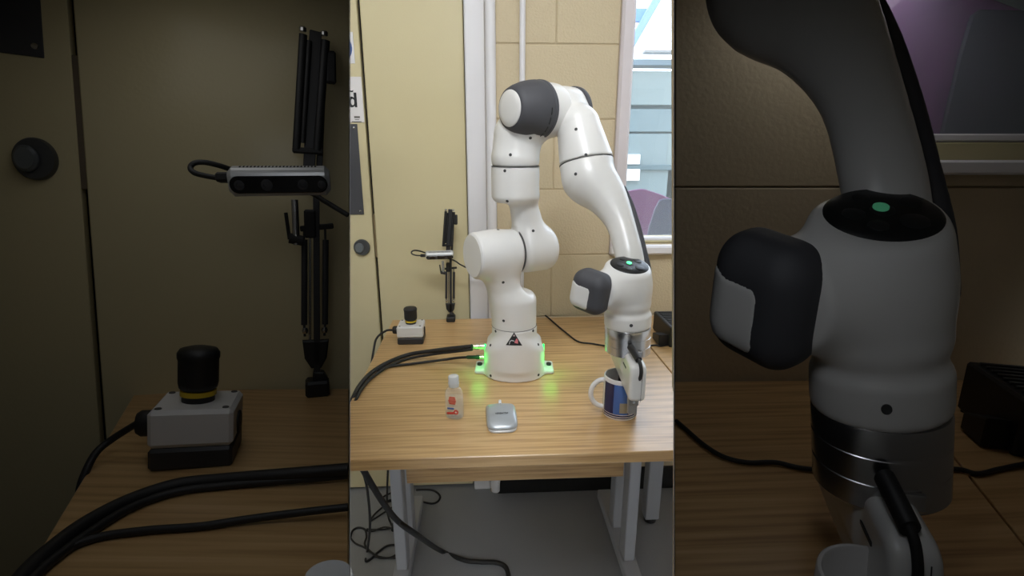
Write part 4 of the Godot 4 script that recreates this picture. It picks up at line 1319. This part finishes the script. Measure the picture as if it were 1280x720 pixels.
func bottle(root: Node3D) -> void:
	var pl := mat(Color(0.93, 0.95, 0.94, 0.15), 0.06)
	pl.transparency = BaseMaterial3D.TRANSPARENCY_ALPHA
	part("body", lathe(v2([0, 0, 0.0185, 0, 0.0208, 0.003, 0.0212, 0.010, 0.0210, 0.055, 0.0196, 0.064, 0.0150, 0.072, 0.0102, 0.076, 0.0100, 0.080, 0, 0.080]), 40, 0.66), pl, root)
	part("gel", lathe(v2([0, 0.002, 0.0180, 0.002, 0.0194, 0.006, 0.0194, 0.050, 0, 0.050]), 40, 0.62), glass_like(), root)
	var cp := part("cap", lathe(v2([0, 0.076, 0.0112, 0.076, 0.0116, 0.079, 0.0116, 0.098, 0.0106, 0.1005, 0, 0.101]), 28), cap_mat(), root)
	part("cap_step", lathe(v2([0, 0, 0.0124, 0, 0.0124, 0.0016, 0, 0.0016]), 28), cap_mat(), cp, Vector3(0, 0.083, 0))
	var red := mat(c8(206, 58, 48), 0.4)
	var st := begin()
	var fz := 0.0147
	for i in 5:
		add_box(st, Vector3(0, 0.040 + i * 0.0038, fz - absf(i - 2) * 0.0001), Vector3(0.018 - absf(i - 2) * 0.0022, 0.0024, 0.0006))
	part("red_print", st.commit(), red, root)
	part("blue_print", box(Vector3(0.015, 0.004, 0.0006)), mat(c8(88, 112, 170), 0.4), root, Vector3(-0.004, 0.028, fz))
	var s2 := begin()
	add_box(s2, Vector3(-0.005, 0.0165, fz), Vector3(0.016, 0.005, 0.0006), 0.0, Basis(Vector3.BACK, 0.12))
	add_lathe(s2, v2([0, -0.0003, 0.0055, -0.0003, 0.0055, 0.0003, 0, 0.0003]), 20, Transform3D(up_along(Vector3.BACK), Vector3(0.008, 0.020, fz)))
	var rp := part("red_print", s2.commit(), red, root)
	var cr := begin()
	add_box(cr, Vector3(0.008, 0.020, fz + 0.0005), Vector3(0.0055, 0.0014, 0.0004))
	add_box(cr, Vector3(0.008, 0.020, fz + 0.0005), Vector3(0.0014, 0.0055, 0.0004))
	part("cross", cr.commit(), mat(c8(240, 236, 230), 0.4), rp)
func glass_like() -> StandardMaterial3D:
	var m := mat(Color(0.95, 0.96, 0.95, 0.08), 0.03)
	m.transparency = BaseMaterial3D.TRANSPARENCY_ALPHA
	return m
func cap_mat() -> StandardMaterial3D:
	var m := mat(Color(0.9, 0.91, 0.91, 0.72), 0.25)
	m.transparency = BaseMaterial3D.TRANSPARENCY_ALPHA
	return m
func mouse(root: Node3D) -> void:
	var f := func(p: Vector3) -> float:
		var top := 0.031 - 6.5 * p.z * p.z - 3.2 * p.x * p.x
		var q := Vector2(absf(p.x), absf(p.z)) - Vector2(0.0335, 0.0565) + Vector2(0.019, 0.019)
		var d2 := minf(maxf(q.x, q.y), 0.0) + q.max(Vector2.ZERO).length() - 0.019
		return smax(smax(d2 + maxf(0.012 - p.y, 0.0) * 0.25, (p.y - top) * 0.85, 0.009), 0.006 - p.y, 0.002)
	part("shell", nets(f, Vector3(-0.04, 0, -0.064), Vector3(0.04, 0.04, 0.064), 0.0024), M.silver, root)
	part("base_rim", prism(round_rect(0.062, 0.108, 0.017), 0.006, 0.0015), mat(c8(214, 216, 216), 0.3), root, Vector3(0, 0.0032, 0.001), Basis(Vector3.RIGHT, PI * 0.5))
	part("wheel", lathe(v2([0, -0.003, 0.007, -0.003, 0.008, 0, 0.007, 0.003, 0, 0.003]), 24), mat(c8(214, 216, 216), 0.3), root, Vector3(0, 0.0195, -0.043), Basis(Vector3.BACK, PI * 0.5))
	part("button_groove", box(Vector3(0.0009, 0.0012, 0.020)), M.dark, root, Vector3(0, 0.0262, -0.025), Basis(Vector3.RIGHT, -0.30))
	flat_text("VERBATIM", 0.0042, mat(c8(70, 72, 74), 0.5), root, Vector3(0, 0.0288, 0.020), 1, Basis(Vector3.RIGHT, -PI * 0.5 + 0.26))
func power_box(root: Node3D) -> void:
	# origin: middle of the front lower edge region, on the table
	part("case", box(Vector3(0.10, 0.062, 0.16), 0.003), M.black, root, Vector3(0, 0.033, 0))
	for i in 9:
		part("rib", box(Vector3(0.08, 0.003, 0.007), 0.0008), mat(c8(44, 45, 46), 0.5), root, Vector3(0, 0.0655, -0.064 + i * 0.016))
	var sd := begin()
	add_prism(sd, PackedVector2Array([Vector2(-0.03, 0.002), Vector2(0.03, 0.002), Vector2(0.03, 0.022), Vector2(-0.03, 0.036)]), 0.05, 0.002)
	part("socket_block", sd.commit(), M.black, root, Vector3(-0.053, 0, 0.035), Basis(Vector3.UP, PI * 0.5))
	part("plug", cyl(0.006, 0.03, 0.001, 14), M.rubber, root, Vector3(-0.02, 0.009, 0.08), up_along(Vector3(-0.4, 0, 1)))
	part("plug_ring", cyl(0.0064, 0.003, 0.0008, 14), M.chrome, root, Vector3(-0.0245, 0.009, 0.0915), up_along(Vector3(-0.4, 0, 1)))
	for q in [[-1, -1], [1, -1], [-1, 1], [1, 1]]:
		part("foot", cyl(0.006, 0.0025, 0.0, 12), M.rubber, root, Vector3(0.042 * q[0], 0, 0.07 * q[1]))

func floor_things() -> void:
	var f := func(l: Array) -> Array:
		var p: Array = []
		for q in l: p.append(on_y(q[0], q[1], q[2]))
		return p
	single("floor_hose", "thick black cable sagging from under the table to the floor right of the left leg", "cable", tube([on_z(452, 583, -1.02), on_z(458, 594, -1.04), on_z(466, 608, -1.06), on_z(480, 630, -1.09), on_z(497, 651, -1.12), on_z(520, 668, -1.13), on_y(550, 688, 0.02), on_y(580, 700, 0.012), on_y(600, 702.5, 0.009), on_y(618, 703, 0.009), on_y(630, 707, 0.009), on_y(635, 716, 0.009), on_y(637, 732, 0.009)], 0.0075, 12), M.rubber)
	single("adapter", "black power adapter hanging under the left end of the table", "adapter", box(Vector3(0.05, 0.03, 0.05), 0.004), M.black, Vector3(on_z(442, 598, -1.02).x, TABLE_Y - 0.0405, -1.02))
	single("floor_cable", "thin black cable hanging straight down left of the table leg to the floor", "cable", tube([on_z(453, 588, -1.15), on_z(458, 606, -1.17), on_z(462, 640, -1.2), on_z(462, 665, -1.24), on_y(459, 688, 0.01), on_y(457, 701, 0.004), on_y(463, 699, 0.004), on_y(474, 689, 0.004), on_y(485, 682, 0.004), on_y(500, 681, 0.004)], 0.0035), M.rubber, Vector3.ZERO, Basis.IDENTITY, "cables on the floor")
	single("floor_cable", "black cable looped like a figure eight on the floor left of the table leg", "cable", tube(f.call([[438, 671, 0.004], [441, 663, 0.004], [448, 659.5, 0.004], [456, 662, 0.004], [458, 671, 0.004], [456, 681, 0.010], [466, 692, 0.004], [476, 696.5, 0.004], [488, 697, 0.004], [500, 690, 0.004], [505, 684, 0.004]]), 0.0035), M.rubber, Vector3.ZERO, Basis.IDENTITY, "cables on the floor")
	single("floor_cable", "black cable lying along the floor at the foot of the table leg", "cable", tube(f.call([[437, 671, 0.004], [444, 679, 0.004], [455, 684, 0.004], [463, 690, 0.010], [473, 697, 0.010], [486, 697.5, 0.004], [500, 697.5, 0.004], [506, 697, 0.004]]), 0.003), M.rubber, Vector3.ZERO, Basis.IDENTITY, "cables on the floor")
	single("floor_cable", "black cable hanging behind the table leg and ending in a plug on the floor", "cable", tube([on_z(485, 585, -1.5), on_z(484, 610, -1.5), on_z(484, 635, -1.52), on_y(486, 648, 0.03), on_y(491, 659, 0.006)], 0.0035), M.rubber, Vector3.ZERO, Basis.IDENTITY, "cables on the floor")
	var pg := thing("floor_plug", "small black plug with a twin lead on the floor behind the table leg", "plug", on_y(494, 662, 0.0))
	part("plug", box(Vector3(0.024, 0.02, 0.03), 0.004), M.black, pg, Vector3(0, 0.0105, 0))
	part("lead", tube([Vector3(-0.012, 0.008, 0), Vector3(-0.04, 0.004, 0.002), Vector3(-0.08, 0.004, 0.0), Vector3(-0.10, 0.004, -0.004)], 0.0028), M.rubber, pg)
	part("lead", tube([Vector3(-0.012, 0.010, 0.004), Vector3(-0.04, 0.009, -0.003), Vector3(-0.08, 0.004, 0.008), Vector3(-0.10, 0.004, 0.004)], 0.0028), M.rubber, pg)
	single("floor_cable", "thin black cable crossing over itself on the floor beside the left leg", "cable", tube(f.call([[494, 627, 0.004], [486, 627, 0.004], [478, 634, 0.004], [468, 643, 0.004], [463, 651, 0.004], [472, 646, 0.012], [484, 638, 0.004], [493, 632, 0.004], [494, 628, 0.010], [488, 625, 0.014], [480, 628, 0.014], [478, 622, 0.004], [487, 617, 0.004], [494, 614, 0.004]]), 0.0032), M.rubber, Vector3.ZERO, Basis.IDENTITY, "cables on the floor")
	single("floor_cable", "black cable loop on the floor just right of the left table leg", "cable", tube(f.call([[520, 612.5, 0.004], [530, 612, 0.004], [541, 613, 0.004], [548, 617, 0.004], [550, 622, 0.004], [547, 627, 0.004], [540, 629.5, 0.004], [529, 627.5, 0.004]]), 0.0038), M.rubber, Vector3.ZERO, Basis.IDENTITY, "cables on the floor")
# ---------- the two dim booths that flank the table ----------
const ZM := 3.1605
func zx(px: float) -> float: return 640.0 + (px - 640.0) * ZM
func zy(py: float) -> float: return 360.0 + (py - 360.0) * ZM
func on_plane(px: float, py: float, o: Vector3, n: Vector3) -> Vector3:
	var r := ray(px, py)
	return CO + r * ((o - CO).dot(n) / r.dot(n))
# a flat board on four corner points, thickened along n
func board(p: Array, n: Vector3, t: float) -> ArrayMesh:
	var st := begin()
	var c: Vector3 = (p[0] + p[1] + p[2] + p[3]) * 0.25
	var o := n * t
	var mid := c + o * 0.5
	quad(st, p[0], p[1], p[2], p[3], -n)
	quad(st, p[0] + o, p[1] + o, p[2] + o, p[3] + o, n)
	for i in 4:
		var a: Vector3 = p[i]
		var b: Vector3 = p[(i + 1) % 4]
		var out := (b - a).cross(n).normalized()
		if out.dot((a + b) * 0.5 + o * 0.5 - mid) < 0.0: out = -out
		quad(st, a, b, b + o, a + o, out)
	return st.commit()
# housing: inner partition, outer side, roof and bottom boards, from close by the lens to the booth's back
func housing(side: String, xin: float, xout: float, near: float, far: float, lamps: Array) -> void:
	var black := mat(c8(40, 40, 40), 0.8)
	var pale := mat(c8(205, 203, 196), 0.85)
	var up0 := -50.0
	var dn0 := 985.0
	var s := 1.0 if xin > 640.0 else -1.0
	var st := begin()
	var q: Array = []
	for x in [xin, xin + 0.9 * s]:
		for y in [up0, dn0]:
			for d in [near, far]: q.append(at(x, y, d))
	var c := Vector3.ZERO
	for v in q: c += v / 8.0
	for f in [[0, 1, 3, 2], [4, 5, 7, 6], [0, 1, 5, 4], [2, 3, 7, 6], [0, 2, 6, 4], [1, 3, 7, 5]]:
		var n: Vector3 = (q[f[1]] - q[f[0]]).cross(q[f[2]] - q[f[0]]).normalized()
		if n.dot(q[f[0]] + q[f[2]] - c * 2.0) < 0.0: n = -n
		quad(st, q[f[0]], q[f[1]], q[f[2]], q[f[3]], n)
	struct("wall_%s_partition" % side, st.commit(), black)
	var xi := xin + 0.5 * s
	var nr := ray(640, up0).cross(ray(700, up0)).normalized()
	if nr.dot(CB.y) < 0.0: nr = -nr
	struct("ceiling_%s_booth" % side, board([at(xi, up0, near), at(xout, up0, near), at(xout, up0, far), at(xi, up0, far)], nr, 0.012), pale)
	var nd := ray(640, dn0).cross(ray(700, dn0)).normalized()
	if nd.dot(CB.y) > 0.0: nd = -nd
	struct("floor_%s_booth" % side, board([at(xi, dn0, near), at(xout, dn0, near), at(xout, dn0, far), at(xi, dn0, far)], nd, 0.012), pale)
	var no := ray(xout, 0).cross(ray(xout, 500)).normalized()
	if no.dot(CB.x) * s < 0.0: no = -no
	struct("wall_%s_outer" % side, board([at(xout, up0, near), at(xout, dn0, near), at(xout, dn0, far), at(xout, up0, far)], no, 0.012), pale)
	# the booth's own light panels, flat under its roof: [place, width, length, energy, which]
	var lb := Basis(CB.x, nr.cross(CB.x), nr)
	for q2 in lamps:
		var w: float = q2[1]
		var h: float = q2[2]
		var o := thing("booth_light", "dim white light panel under the roof of the %s booth, %s" % [side, q2[4]], "light", q2[0], lb)
		var fr := begin()
		for k in [-1.0, 1.0]:
			add_box(fr, Vector3((w * 0.5 + 0.003) * k, 0, 0.0012), Vector3(0.006, h + 0.012, 0.0056), 0.001)
			add_box(fr, Vector3(0, (h * 0.5 + 0.003) * k, 0.0012), Vector3(w, 0.006, 0.0056), 0.001)
		part("frame", fr.commit(), M.paint, o)
		part("diffuser", box(Vector3(w, h, 0.002)), glow(Color(1, 0.97, 0.92), 0.25), o)
		var l := AreaLight3D.new()
		l.name = "panel_light"
		l.area_size = Vector2(w, h)
		l.area_normalize_energy = true
		l.light_energy = q2[3]
		l.light_color = Color(0.94, 0.965, 1.0)
		l.area_range = 3.0
		l.shadow_enabled = true
		o.add_child(l)
		l.position = Vector3(0, 0, -0.002)

func left_booth() -> void:
	var bb := CB * Basis(Vector3.UP, deg_to_rad(21.4)) * Basis(Vector3.RIGHT, deg_to_rad(9.0))
	var U := bb.y
	var P0 := at(238, 588, 0.47)
	var onT := func(px: float, py: float) -> Vector3: return on_plane(px, py, P0, U)
	var onT2 := func(px: float, py: float, h: float) -> Vector3: return on_plane(px, py, P0 + U * h, U)
	var D0: Vector3 = on_plane(300, 486.5, P0, U) - bb.z * 0.002
	var onD := func(px: float, py: float) -> Vector3: return on_plane(px, py, D0, bb.z)
	housing("left", 438.0, -75.0, 0.03, 0.80, [[at(190, -43, 0.20), 0.08, 0.10, 0.0068, "close to the lens"], [at(200, -43, 0.42), 0.16, 0.20, 0.0038, "farther in"]])
	# door of the booth, in two leaves
	var gx := func(py: float, off: float) -> float: return 83.0 + 0.0755 * py + off
	var seal := mat(c8(8, 8, 8), 0.9)
	var leaf := func(called: String, p: Array) -> void:
		var o := struct_root(called, (p[0] + p[2]) * 0.5, bb)
		var st := begin()
		var l: Array = []
		for q in p: l.append(bb.inverse() * (q - o.position))
		var poly := PackedVector2Array()
		for q in l: poly.append(Vector2(q.x, q.y))
		add_prism(st, poly, 0.016, 0.0012)
		part("leaf", st.commit(), M.door, o, Vector3(0, 0, -0.008))
	leaf.call("door_3", [onD.call(-80, -55), onD.call(gx.call(-55, 0), -55), onD.call(gx.call(990, 0), 990), onD.call(-80, 990)])
	leaf.call("door_4", [onD.call(gx.call(-55, 8), -55), onD.call(437, -55), onD.call(437, 990), onD.call(gx.call(990, 8), 990)])
	var mp: Array = [onD.call(40, -55), onD.call(200, -55), onD.call(260, 990), onD.call(80, 990)]
	struct("trim_2", board(mp.map(func(q: Vector3) -> Vector3: return q - bb.z * 0.0168), -bb.z, 0.006), seal)
	var fpm := (onD.call(gx.call(154, 4), 154) as Vector3)
	var fp := thing("lock_faceplate", "narrow brass coloured lock plate in the door gap of the left booth", "plate", fpm - bb.z * 0.006, bb)
	part("plate", box(Vector3(0.0075, (onD.call(93, 70) as Vector3).distance_to(onD.call(104, 238)), 0.008), 0.0006), mat(c8(112, 100, 84), 0.5, 0.4), fp)
	var k := thing("door_lock", "large round grey thumb-turn lock on the dim door of the left booth", "lock", onD.call(46, 199) + bb.z * 0.0005, bb.scaled_local(Vector3(0.86, 1, 1)))
	lever_knob(k, 21.0 / FOC * 0.70)
	# push plate
	var c0: Vector3 = onD.call(56, 73)
	var pl := thing("push_plate", "dark grey plate with a corner screw at the top left of the dim booth door", "plate", c0 + bb * Vector3(-0.08, 0.075, 0.001), bb)
	part("plate", box(Vector3(0.16, 0.15, 0.002), 0.0006), M.plate, pl)
	part("screw", lathe(v2([0, 0, 0.0042, 0, 0.003, 0.0014, 0, 0.0018]), 18), M.chrome, pl, bb.inverse() * ((onD.call(44, 58) as Vector3) - pl.position) + Vector3(0, 0, 0.001), up_along(Vector3.BACK))
	# oak top
	var tp: Array = [onT.call(171, 487), onT.call(436, 486), onT.call(436, 975), onT.call(-70, 885)]
	var to := thing("table", "dim oak tabletop in the left booth under the big white and black button box", "table", (tp[0] + tp[1]) * 0.5, bb)
	var poly := PackedVector2Array()
	for q in tp:
		var v: Vector3 = bb.inverse() * (q - to.position)
		poly.append(Vector2(v.x, -v.z))
	part("top", prism(poly, 0.02, 0.001), M.oak, to, Vector3(0, -0.01, 0), Basis(Vector3.RIGHT, -PI * 0.5))
	# stop button
	var fr: Vector3 = onT.call(240, 587.5)
	var es := thing("stop_button", "large dim white and black button box with black mushroom button in the left booth", "button", fr - bb.z * 0.027, (bb * Basis(Vector3.UP, deg_to_rad(-3)) * Basis(Vector3.BACK, deg_to_rad(-2))).scaled_local(Vector3(0.86, 0.98, 0.74)))
	estop(es)
	var g := es.transform * Vector3(-ES_W * 0.5 - 0.018, 0.036, 0)
	single("button_cable", "black cable curving from the dim button box over the booth table's left edge", "cable", tube([g, at(140, 549, 0.475), at(120, 566, 0.465), at(107, 590, 0.455), at(100, 612, 0.45), at(98, 640, 0.45)], 0.0032, 12), M.rubber)
	# stand and camera
	var so: Vector3 = onT.call(397, 493)
	var st := thing("camera_stand", "tall dark spring arm stand near the right edge of the left booth", "stand", so, (bb * Basis(Vector3.BACK, deg_to_rad(1.6))).scaled_local(Vector3(0.96, 1.15, 0.6)))
	stand(st)
	var cpos := at(351, 226, 0.462)
	var cb2 := CB * Basis(Vector3.UP, deg_to_rad(17.0)) * Basis(Vector3.RIGHT, deg_to_rad(24.0)) * Basis(Vector3.BACK, deg_to_rad(4.0))
	var dc := thing("depth_camera", "large dim bar camera with round lenses held by the left booth's stand", "camera", cpos, cb2.scaled_local(Vector3(0.91, 1, 0.8)))
	depth_camera(dc)
	var lc := thing("camera_cable", "black cable looping from the left end of the booth's bar camera", "cable", at(292, 222, 0.462), CB)
	var q := func(px: float, py: float, d: float) -> Vector3: return CB.inverse() * (at(px, py, d) - lc.position)
	part("plug", box(Vector3(0.014, 0.0085, 0.010), 0.0018), M.rubber, lc, q.call(281, 222, 0.463))
	part("cord", tube([q.call(276, 223, 0.463), q.call(258, 220, 0.463), q.call(243, 216, 0.464), q.call(238, 210, 0.466), q.call(243, 204, 0.468), q.call(256, 203, 0.472), q.call(274, 207, 0.48), q.call(292, 213, 0.49), q.call(330, 226, 0.50), q.call(385, 240, 0.50), q.call(405, 251, 0.50), q.call(420, 260, 0.50), q.call(435, 269, 0.50)], 0.0024, 12), M.rubber, lc)
	# robot cables crossing the table
	var run := func(label: String, r: float, l: Array, called: String) -> void:
		var p: Array = []
		for w in l: p.append(onT2.call(w[0], w[1], w[2]))
		single(called, label, "cable", tube(p, r, 14), M.rubber)
	run.call("thick black cable crossing the left booth's table in front of the button box", 0.0052, [[435, 586, 0.013], [400, 589, 0.012], [340, 594, 0.009], [280, 599, 0.0065], [220, 606, 0.0055], [160, 626, 0.0055], [105, 655, 0.0055], [60, 689, 0.0055], [30, 718, 0.0055], [5, 752, 0.0055]], "robot_cable")
	run.call("second thick black cable running under the first across the booth table", 0.0034, [[435, 594, 0.006], [400, 597, 0.006], [340, 602, 0.0045], [280, 607, 0.0036], [220, 615, 0.0036], [165, 634, 0.0036], [115, 664, 0.0036], [70, 697, 0.0036], [42, 722, 0.0036], [15, 757, 0.0036]], "robot_cable")
	run.call("thin black cable nearest the lens crossing the left booth's table", 0.0030, [[435, 634, 0.010], [380, 640, 0.008], [310, 649, 0.0045], [250, 658, 0.0032], [185, 663, 0.0032], [125, 671, 0.0032], [85, 686, 0.0032], [55, 708, 0.0032], [32, 735, 0.0032], [15, 765, 0.0032]], "network_cable")
	# bottle whose cap just reaches the frame
	var bt := thing("sanitiser_bottle", "pale translucent bottle cap at the bottom right corner of the left booth", "bottle", onT.call(409, 945), bb.scaled_local(Vector3(0.9, 0.9, 0.9)))
	bottle(bt)
	var top := bt.transform * Vector3(0, 0.101, 0)
	var loc := CB.inverse() * (top - CO)

func right_booth() -> void:
	var bb := CB * Basis(Vector3.RIGHT, deg_to_rad(14.0))
	var U := bb.y
	housing("right", 842.0, 1355.0, 0.03, 0.80, [[at(1010, -43, 0.16), 0.05, 0.06, 0.0050, "close to the lens"], [at(1090, -43, 0.58), 0.22, 0.18, 0.0105, "farther in"]])
	# forearm and wrist of a second arm of the same kind
	var Wc := lp(785, 362, 1.09)
	var rb := CB * Basis(Vector3.UP, deg_to_rad(-21.4))
	var ro := thing("robot", "dim close-up of a white robot forearm, wrist and hand in the right booth", "robot arm", at(1098, 366, 0.345), rb.scaled_local(Vector3(0.84, 1.0, 0.62)))
	var off := RB - Wc
	var forearm := part("forearm", arm_parts.forearm, M.white, ro, off)
	part("back_cover", arm_parts.strip, M.shell, forearm)
	var wrist := part("wrist", arm_parts.wrist, M.white, ro, off)
	part("pad_frame", arm_parts.pilot_frame, M.shell, wrist)
	part("pad_inset", arm_parts.pad_inset, M.white, wrist)
	for c in robot_root.get_node("wrist").get_children():
		if String(c.name).begins_with("button_pad") or String(c.name).begins_with("screw_recess"):
			var d := c.duplicate()
			d.name = c.name
			wrist.add_child(d, true)
			if String(c.name).begins_with("button_pad"):
				var sl: MeshInstance3D = d.get_node("status_light")
				sl.material_override = glow(Color(0.30, 0.62, 0.46), 0.22)
	for n in ["tool_flange", "hand", "hand_plug"]:
		var d: Node3D = robot_root.get_node(n).duplicate()
		d.name = n
		ro.add_child(d, true)
		d.position += off
		if n == "hand":
			var pv: Vector3 = arm_parts.pivot + off
			var tw := Basis(RU, deg_to_rad(6.0))
			d.transform = Transform3D(tw, pv) * Transform3D(Basis.IDENTITY, -pv) * d.transform
	var P0 := at(1040, 700, 0.345)
	var onT := func(px: float, py: float) -> Vector3: return on_plane(px, py, P0 - U * 0.045, U)
	var onT2 := func(px: float, py: float, h: float) -> Vector3: return on_plane(px, py, P0 - U * (0.045 - h), U)
	# wall of painted blocks, standing at the tables' back edge
	var D0: Vector3 = on_plane(960, 475, P0 - U * 0.045, U) - bb.z * 0.002
	var onD := func(px: float, py: float) -> Vector3: return on_plane(px, py, D0, bb.z)
	var w := struct_root("wall_right_booth", D0, bb)
	var loc := func(v: Vector3) -> Vector2:
		var l := bb.inverse() * (v - D0)
		return Vector2(l.x, l.y)
	var yj: float = (loc.call(onD.call(960, 234)) as Vector2).y
	var sill: float = (loc.call(onD.call(1200, 205)) as Vector2).y
	var xw: float = (loc.call(onD.call(1085, 100)) as Vector2).x
	var xl: float = (loc.call(onD.call(858, -60)) as Vector2).x
	var ytop: float = (loc.call(onD.call(900, -60)) as Vector2).y
	var xr: float = (loc.call(onD.call(1352, 300)) as Vector2).x
	var ybt: float = (loc.call(onD.call(960, 476)) as Vector2).y
	var pk := func(x0: float, y0: float, x1: float, y1: float, m: Material) -> void:
		part("block", box(Vector3(x1 - x0, y1 - y0, 0.012), 0.0016), m, w, Vector3((x0 + x1) * 0.5, (y0 + y1) * 0.5, -0.006))
	var gp := 0.0008
	# the two left blocks end at the partition
	var pq := func(l: Array, m: Material) -> void:
		var poly := PackedVector2Array()
		for p in l: poly.append(p)
		part("block", prism(poly, 0.012, 0.0016), m, w, Vector3(0, 0, -0.006))
	var le := func(py: float) -> Vector2: return loc.call(onD.call(843.6, py))
	pq.call([le.call(-60), Vector2(xw, ytop), Vector2(xw, yj + gp), Vector2((le.call(234) as Vector2).x, yj + gp)], M.smooth_blocks[0])
	pk.call(xw + gp, yj + gp, xr, sill, M.smooth_blocks[1])
	pq.call([Vector2((le.call(234) as Vector2).x, yj - gp), Vector2(xr, yj - gp), Vector2(xr, ybt - 0.02), Vector2((le.call(490) as Vector2).x, ybt - 0.02)], M.smooth_blocks[2])
	var mo := begin()
	var lm := func(py: float) -> Vector2: return loc.call(onD.call(846.0, py))
	add_prism(mo, PackedVector2Array([lm.call(-60), Vector2(xw, ytop), Vector2(xw, ybt - 0.02), Vector2((lm.call(490) as Vector2).x, ybt - 0.02)]), 0.01, 0.0, Transform3D(Basis.IDENTITY, Vector3(0, 0, -0.017)))
	add_box(mo, Vector3((xw + xr) * 0.5, (sill + ybt - 0.02) * 0.5, -0.017), Vector3(xr - xw, sill - ybt + 0.02, 0.01))
	part("mortar", mo.commit(), M.mortar, w)
	# window
	var wn := struct_root("window_2", D0, bb)
	var yy := func(py: float) -> float: return (loc.call(onD.call(1200, py)) as Vector2).y
	part("sill", box(Vector3(xr - xw + 0.02, yy.call(200.0) - yy.call(218.0), 0.02), 0.003), M.paint, wn, Vector3((xw + xr) * 0.5, (yy.call(200.0) + yy.call(218.0)) * 0.5, 0.011))
	part("bottom_rail", box(Vector3(xr - xw, yy.call(178.0) - yy.call(201.0), 0.012), 0.001), mat(c8(190, 180, 140), 0.5), wn, Vector3((xw + xr) * 0.5, (yy.call(178.0) + yy.call(201.0)) * 0.5, -0.006))
	part("glazing_bead", box(Vector3(xr - xw, yy.call(167.0) - yy.call(177.0), 0.010), 0.002), M.paint, wn, Vector3((xw + xr) * 0.5, (yy.call(167.0) + yy.call(177.0)) * 0.5, -0.006))
	part("pane", box(Vector3(xr - xw, ytop - yy.call(172.0), 0.003)), M.glass, wn, Vector3((xw + xr) * 0.5, (ytop + yy.call(172.0)) * 0.5, -0.012))
	# chair backs behind the pane
	var ch := func(label: String, m: Material, z: float, l: Array) -> void:
		var oz := D0 + bb.z * z
		var base := on_plane(1200, 168, oz, bb.z)
		var o := thing("plastic_chair", label, "chair", base, bb)
		var poly := PackedVector2Array()
		for p in l:
			var v := bb.inverse() * (on_plane(p[0], p[1], oz, bb.z) - base)
			poly.append(Vector2(v.x, v.y))
		part("backrest", prism(poly, 0.006, 0.002), m, o)
	ch.call("dim purple plastic chair back behind the right booth's window pane", mat(c8(150, 62, 150), 0.45), -0.050, [[1070, -20], [1205, -20], [1225, -6], [1300, 22], [1360, 40], [1360, 230], [1070, 230]])
	ch.call("dark violet plastic chair back overlapping the purple one in the right booth", mat(c8(72, 62, 92), 0.5), -0.036, [[1213, 20], [1224, 12], [1300, 14], [1370, 22], [1370, 230], [1166, 230], [1176, 164], [1198, 70]])
	# backing of the booth behind the window
	var bk: Array = [on_plane(1060, -60, D0 - bb.z * 0.08, bb.z), on_plane(1370, -60, D0 - bb.z * 0.08, bb.z), on_plane(1370, 260, D0 - bb.z * 0.08, bb.z), on_plane(1060, 260, D0 - bb.z * 0.08, bb.z)]
	struct("wall_right_backing", board(bk, -bb.z, 0.006), mat(c8(190, 205, 205), 0.8))
	# oak tops
	var top := func(label: String, l: Array) -> void:
		var tp: Array = []
		for p in l: tp.append(onT.call(p[0], p[1]))
		var o := thing("table", label, "table", (tp[0] + tp[1]) * 0.5, bb)
		var poly := PackedVector2Array()
		for p in tp:
			var v: Vector3 = bb.inverse() * (p - o.position)
			poly.append(Vector2(v.x, -v.z))
		part("top", prism(poly, 0.02, 0.0008), M.oak, o, Vector3(0, -0.01, 0), Basis(Vector3.RIGHT, -PI * 0.5))
	top.call("dim oak tabletop in the right booth, under the mug and the robot hand", [[843, 477], [1114, 475], [1340, 757], [1340, 976], [843, 976]])
	top.call("corner of a second dim oak tabletop at the booth's far right, under the box", [[1117, 475], [1340, 475], [1340, 752]])
	# mug under the hand
	var mg := thing("mug", "dim mug with only its rim in view at the bottom of the right booth", "mug", onT.call(1080, 823), bb.scaled_local(Vector3(0.86, 0.6, 0.86)))
	mug(mg)
	var rim := CB.inverse() * (mg.transform * Vector3(-0.0385, 0.096, 0) - CO)
	# lead and power box
	single("power_lead", "thin black lead lying across the right booth's table behind the flange", "cable", tube([onT2.call(845.5, 526, 0.003), onT2.call(858, 537, 0.003), onT2.call(880, 556, 0.003), onT2.call(905, 571, 0.003), onT2.call(935, 578, 0.003), onT2.call(970, 578, 0.003), onT2.call(1010, 586, 0.003), onT2.call(1100, 590, 0.003), onT2.call(1190, 586, 0.003), onT2.call(1222, 592, 0.003), onT2.call(1250, 586, 0.003), onT2.call(1290, 578, 0.004)], 0.0024, 12), M.rubber)
	var pbp: Vector3 = onT.call(1352, 583)
	power_box(thing("power_box", "dim black ribbed power box at the right edge of the right booth", "power supply", pbp - bb.z * 0.06, (bb * Basis(Vector3.UP, deg_to_rad(-16))).scaled_local(Vector3(0.82, 1.0, 0.7))))
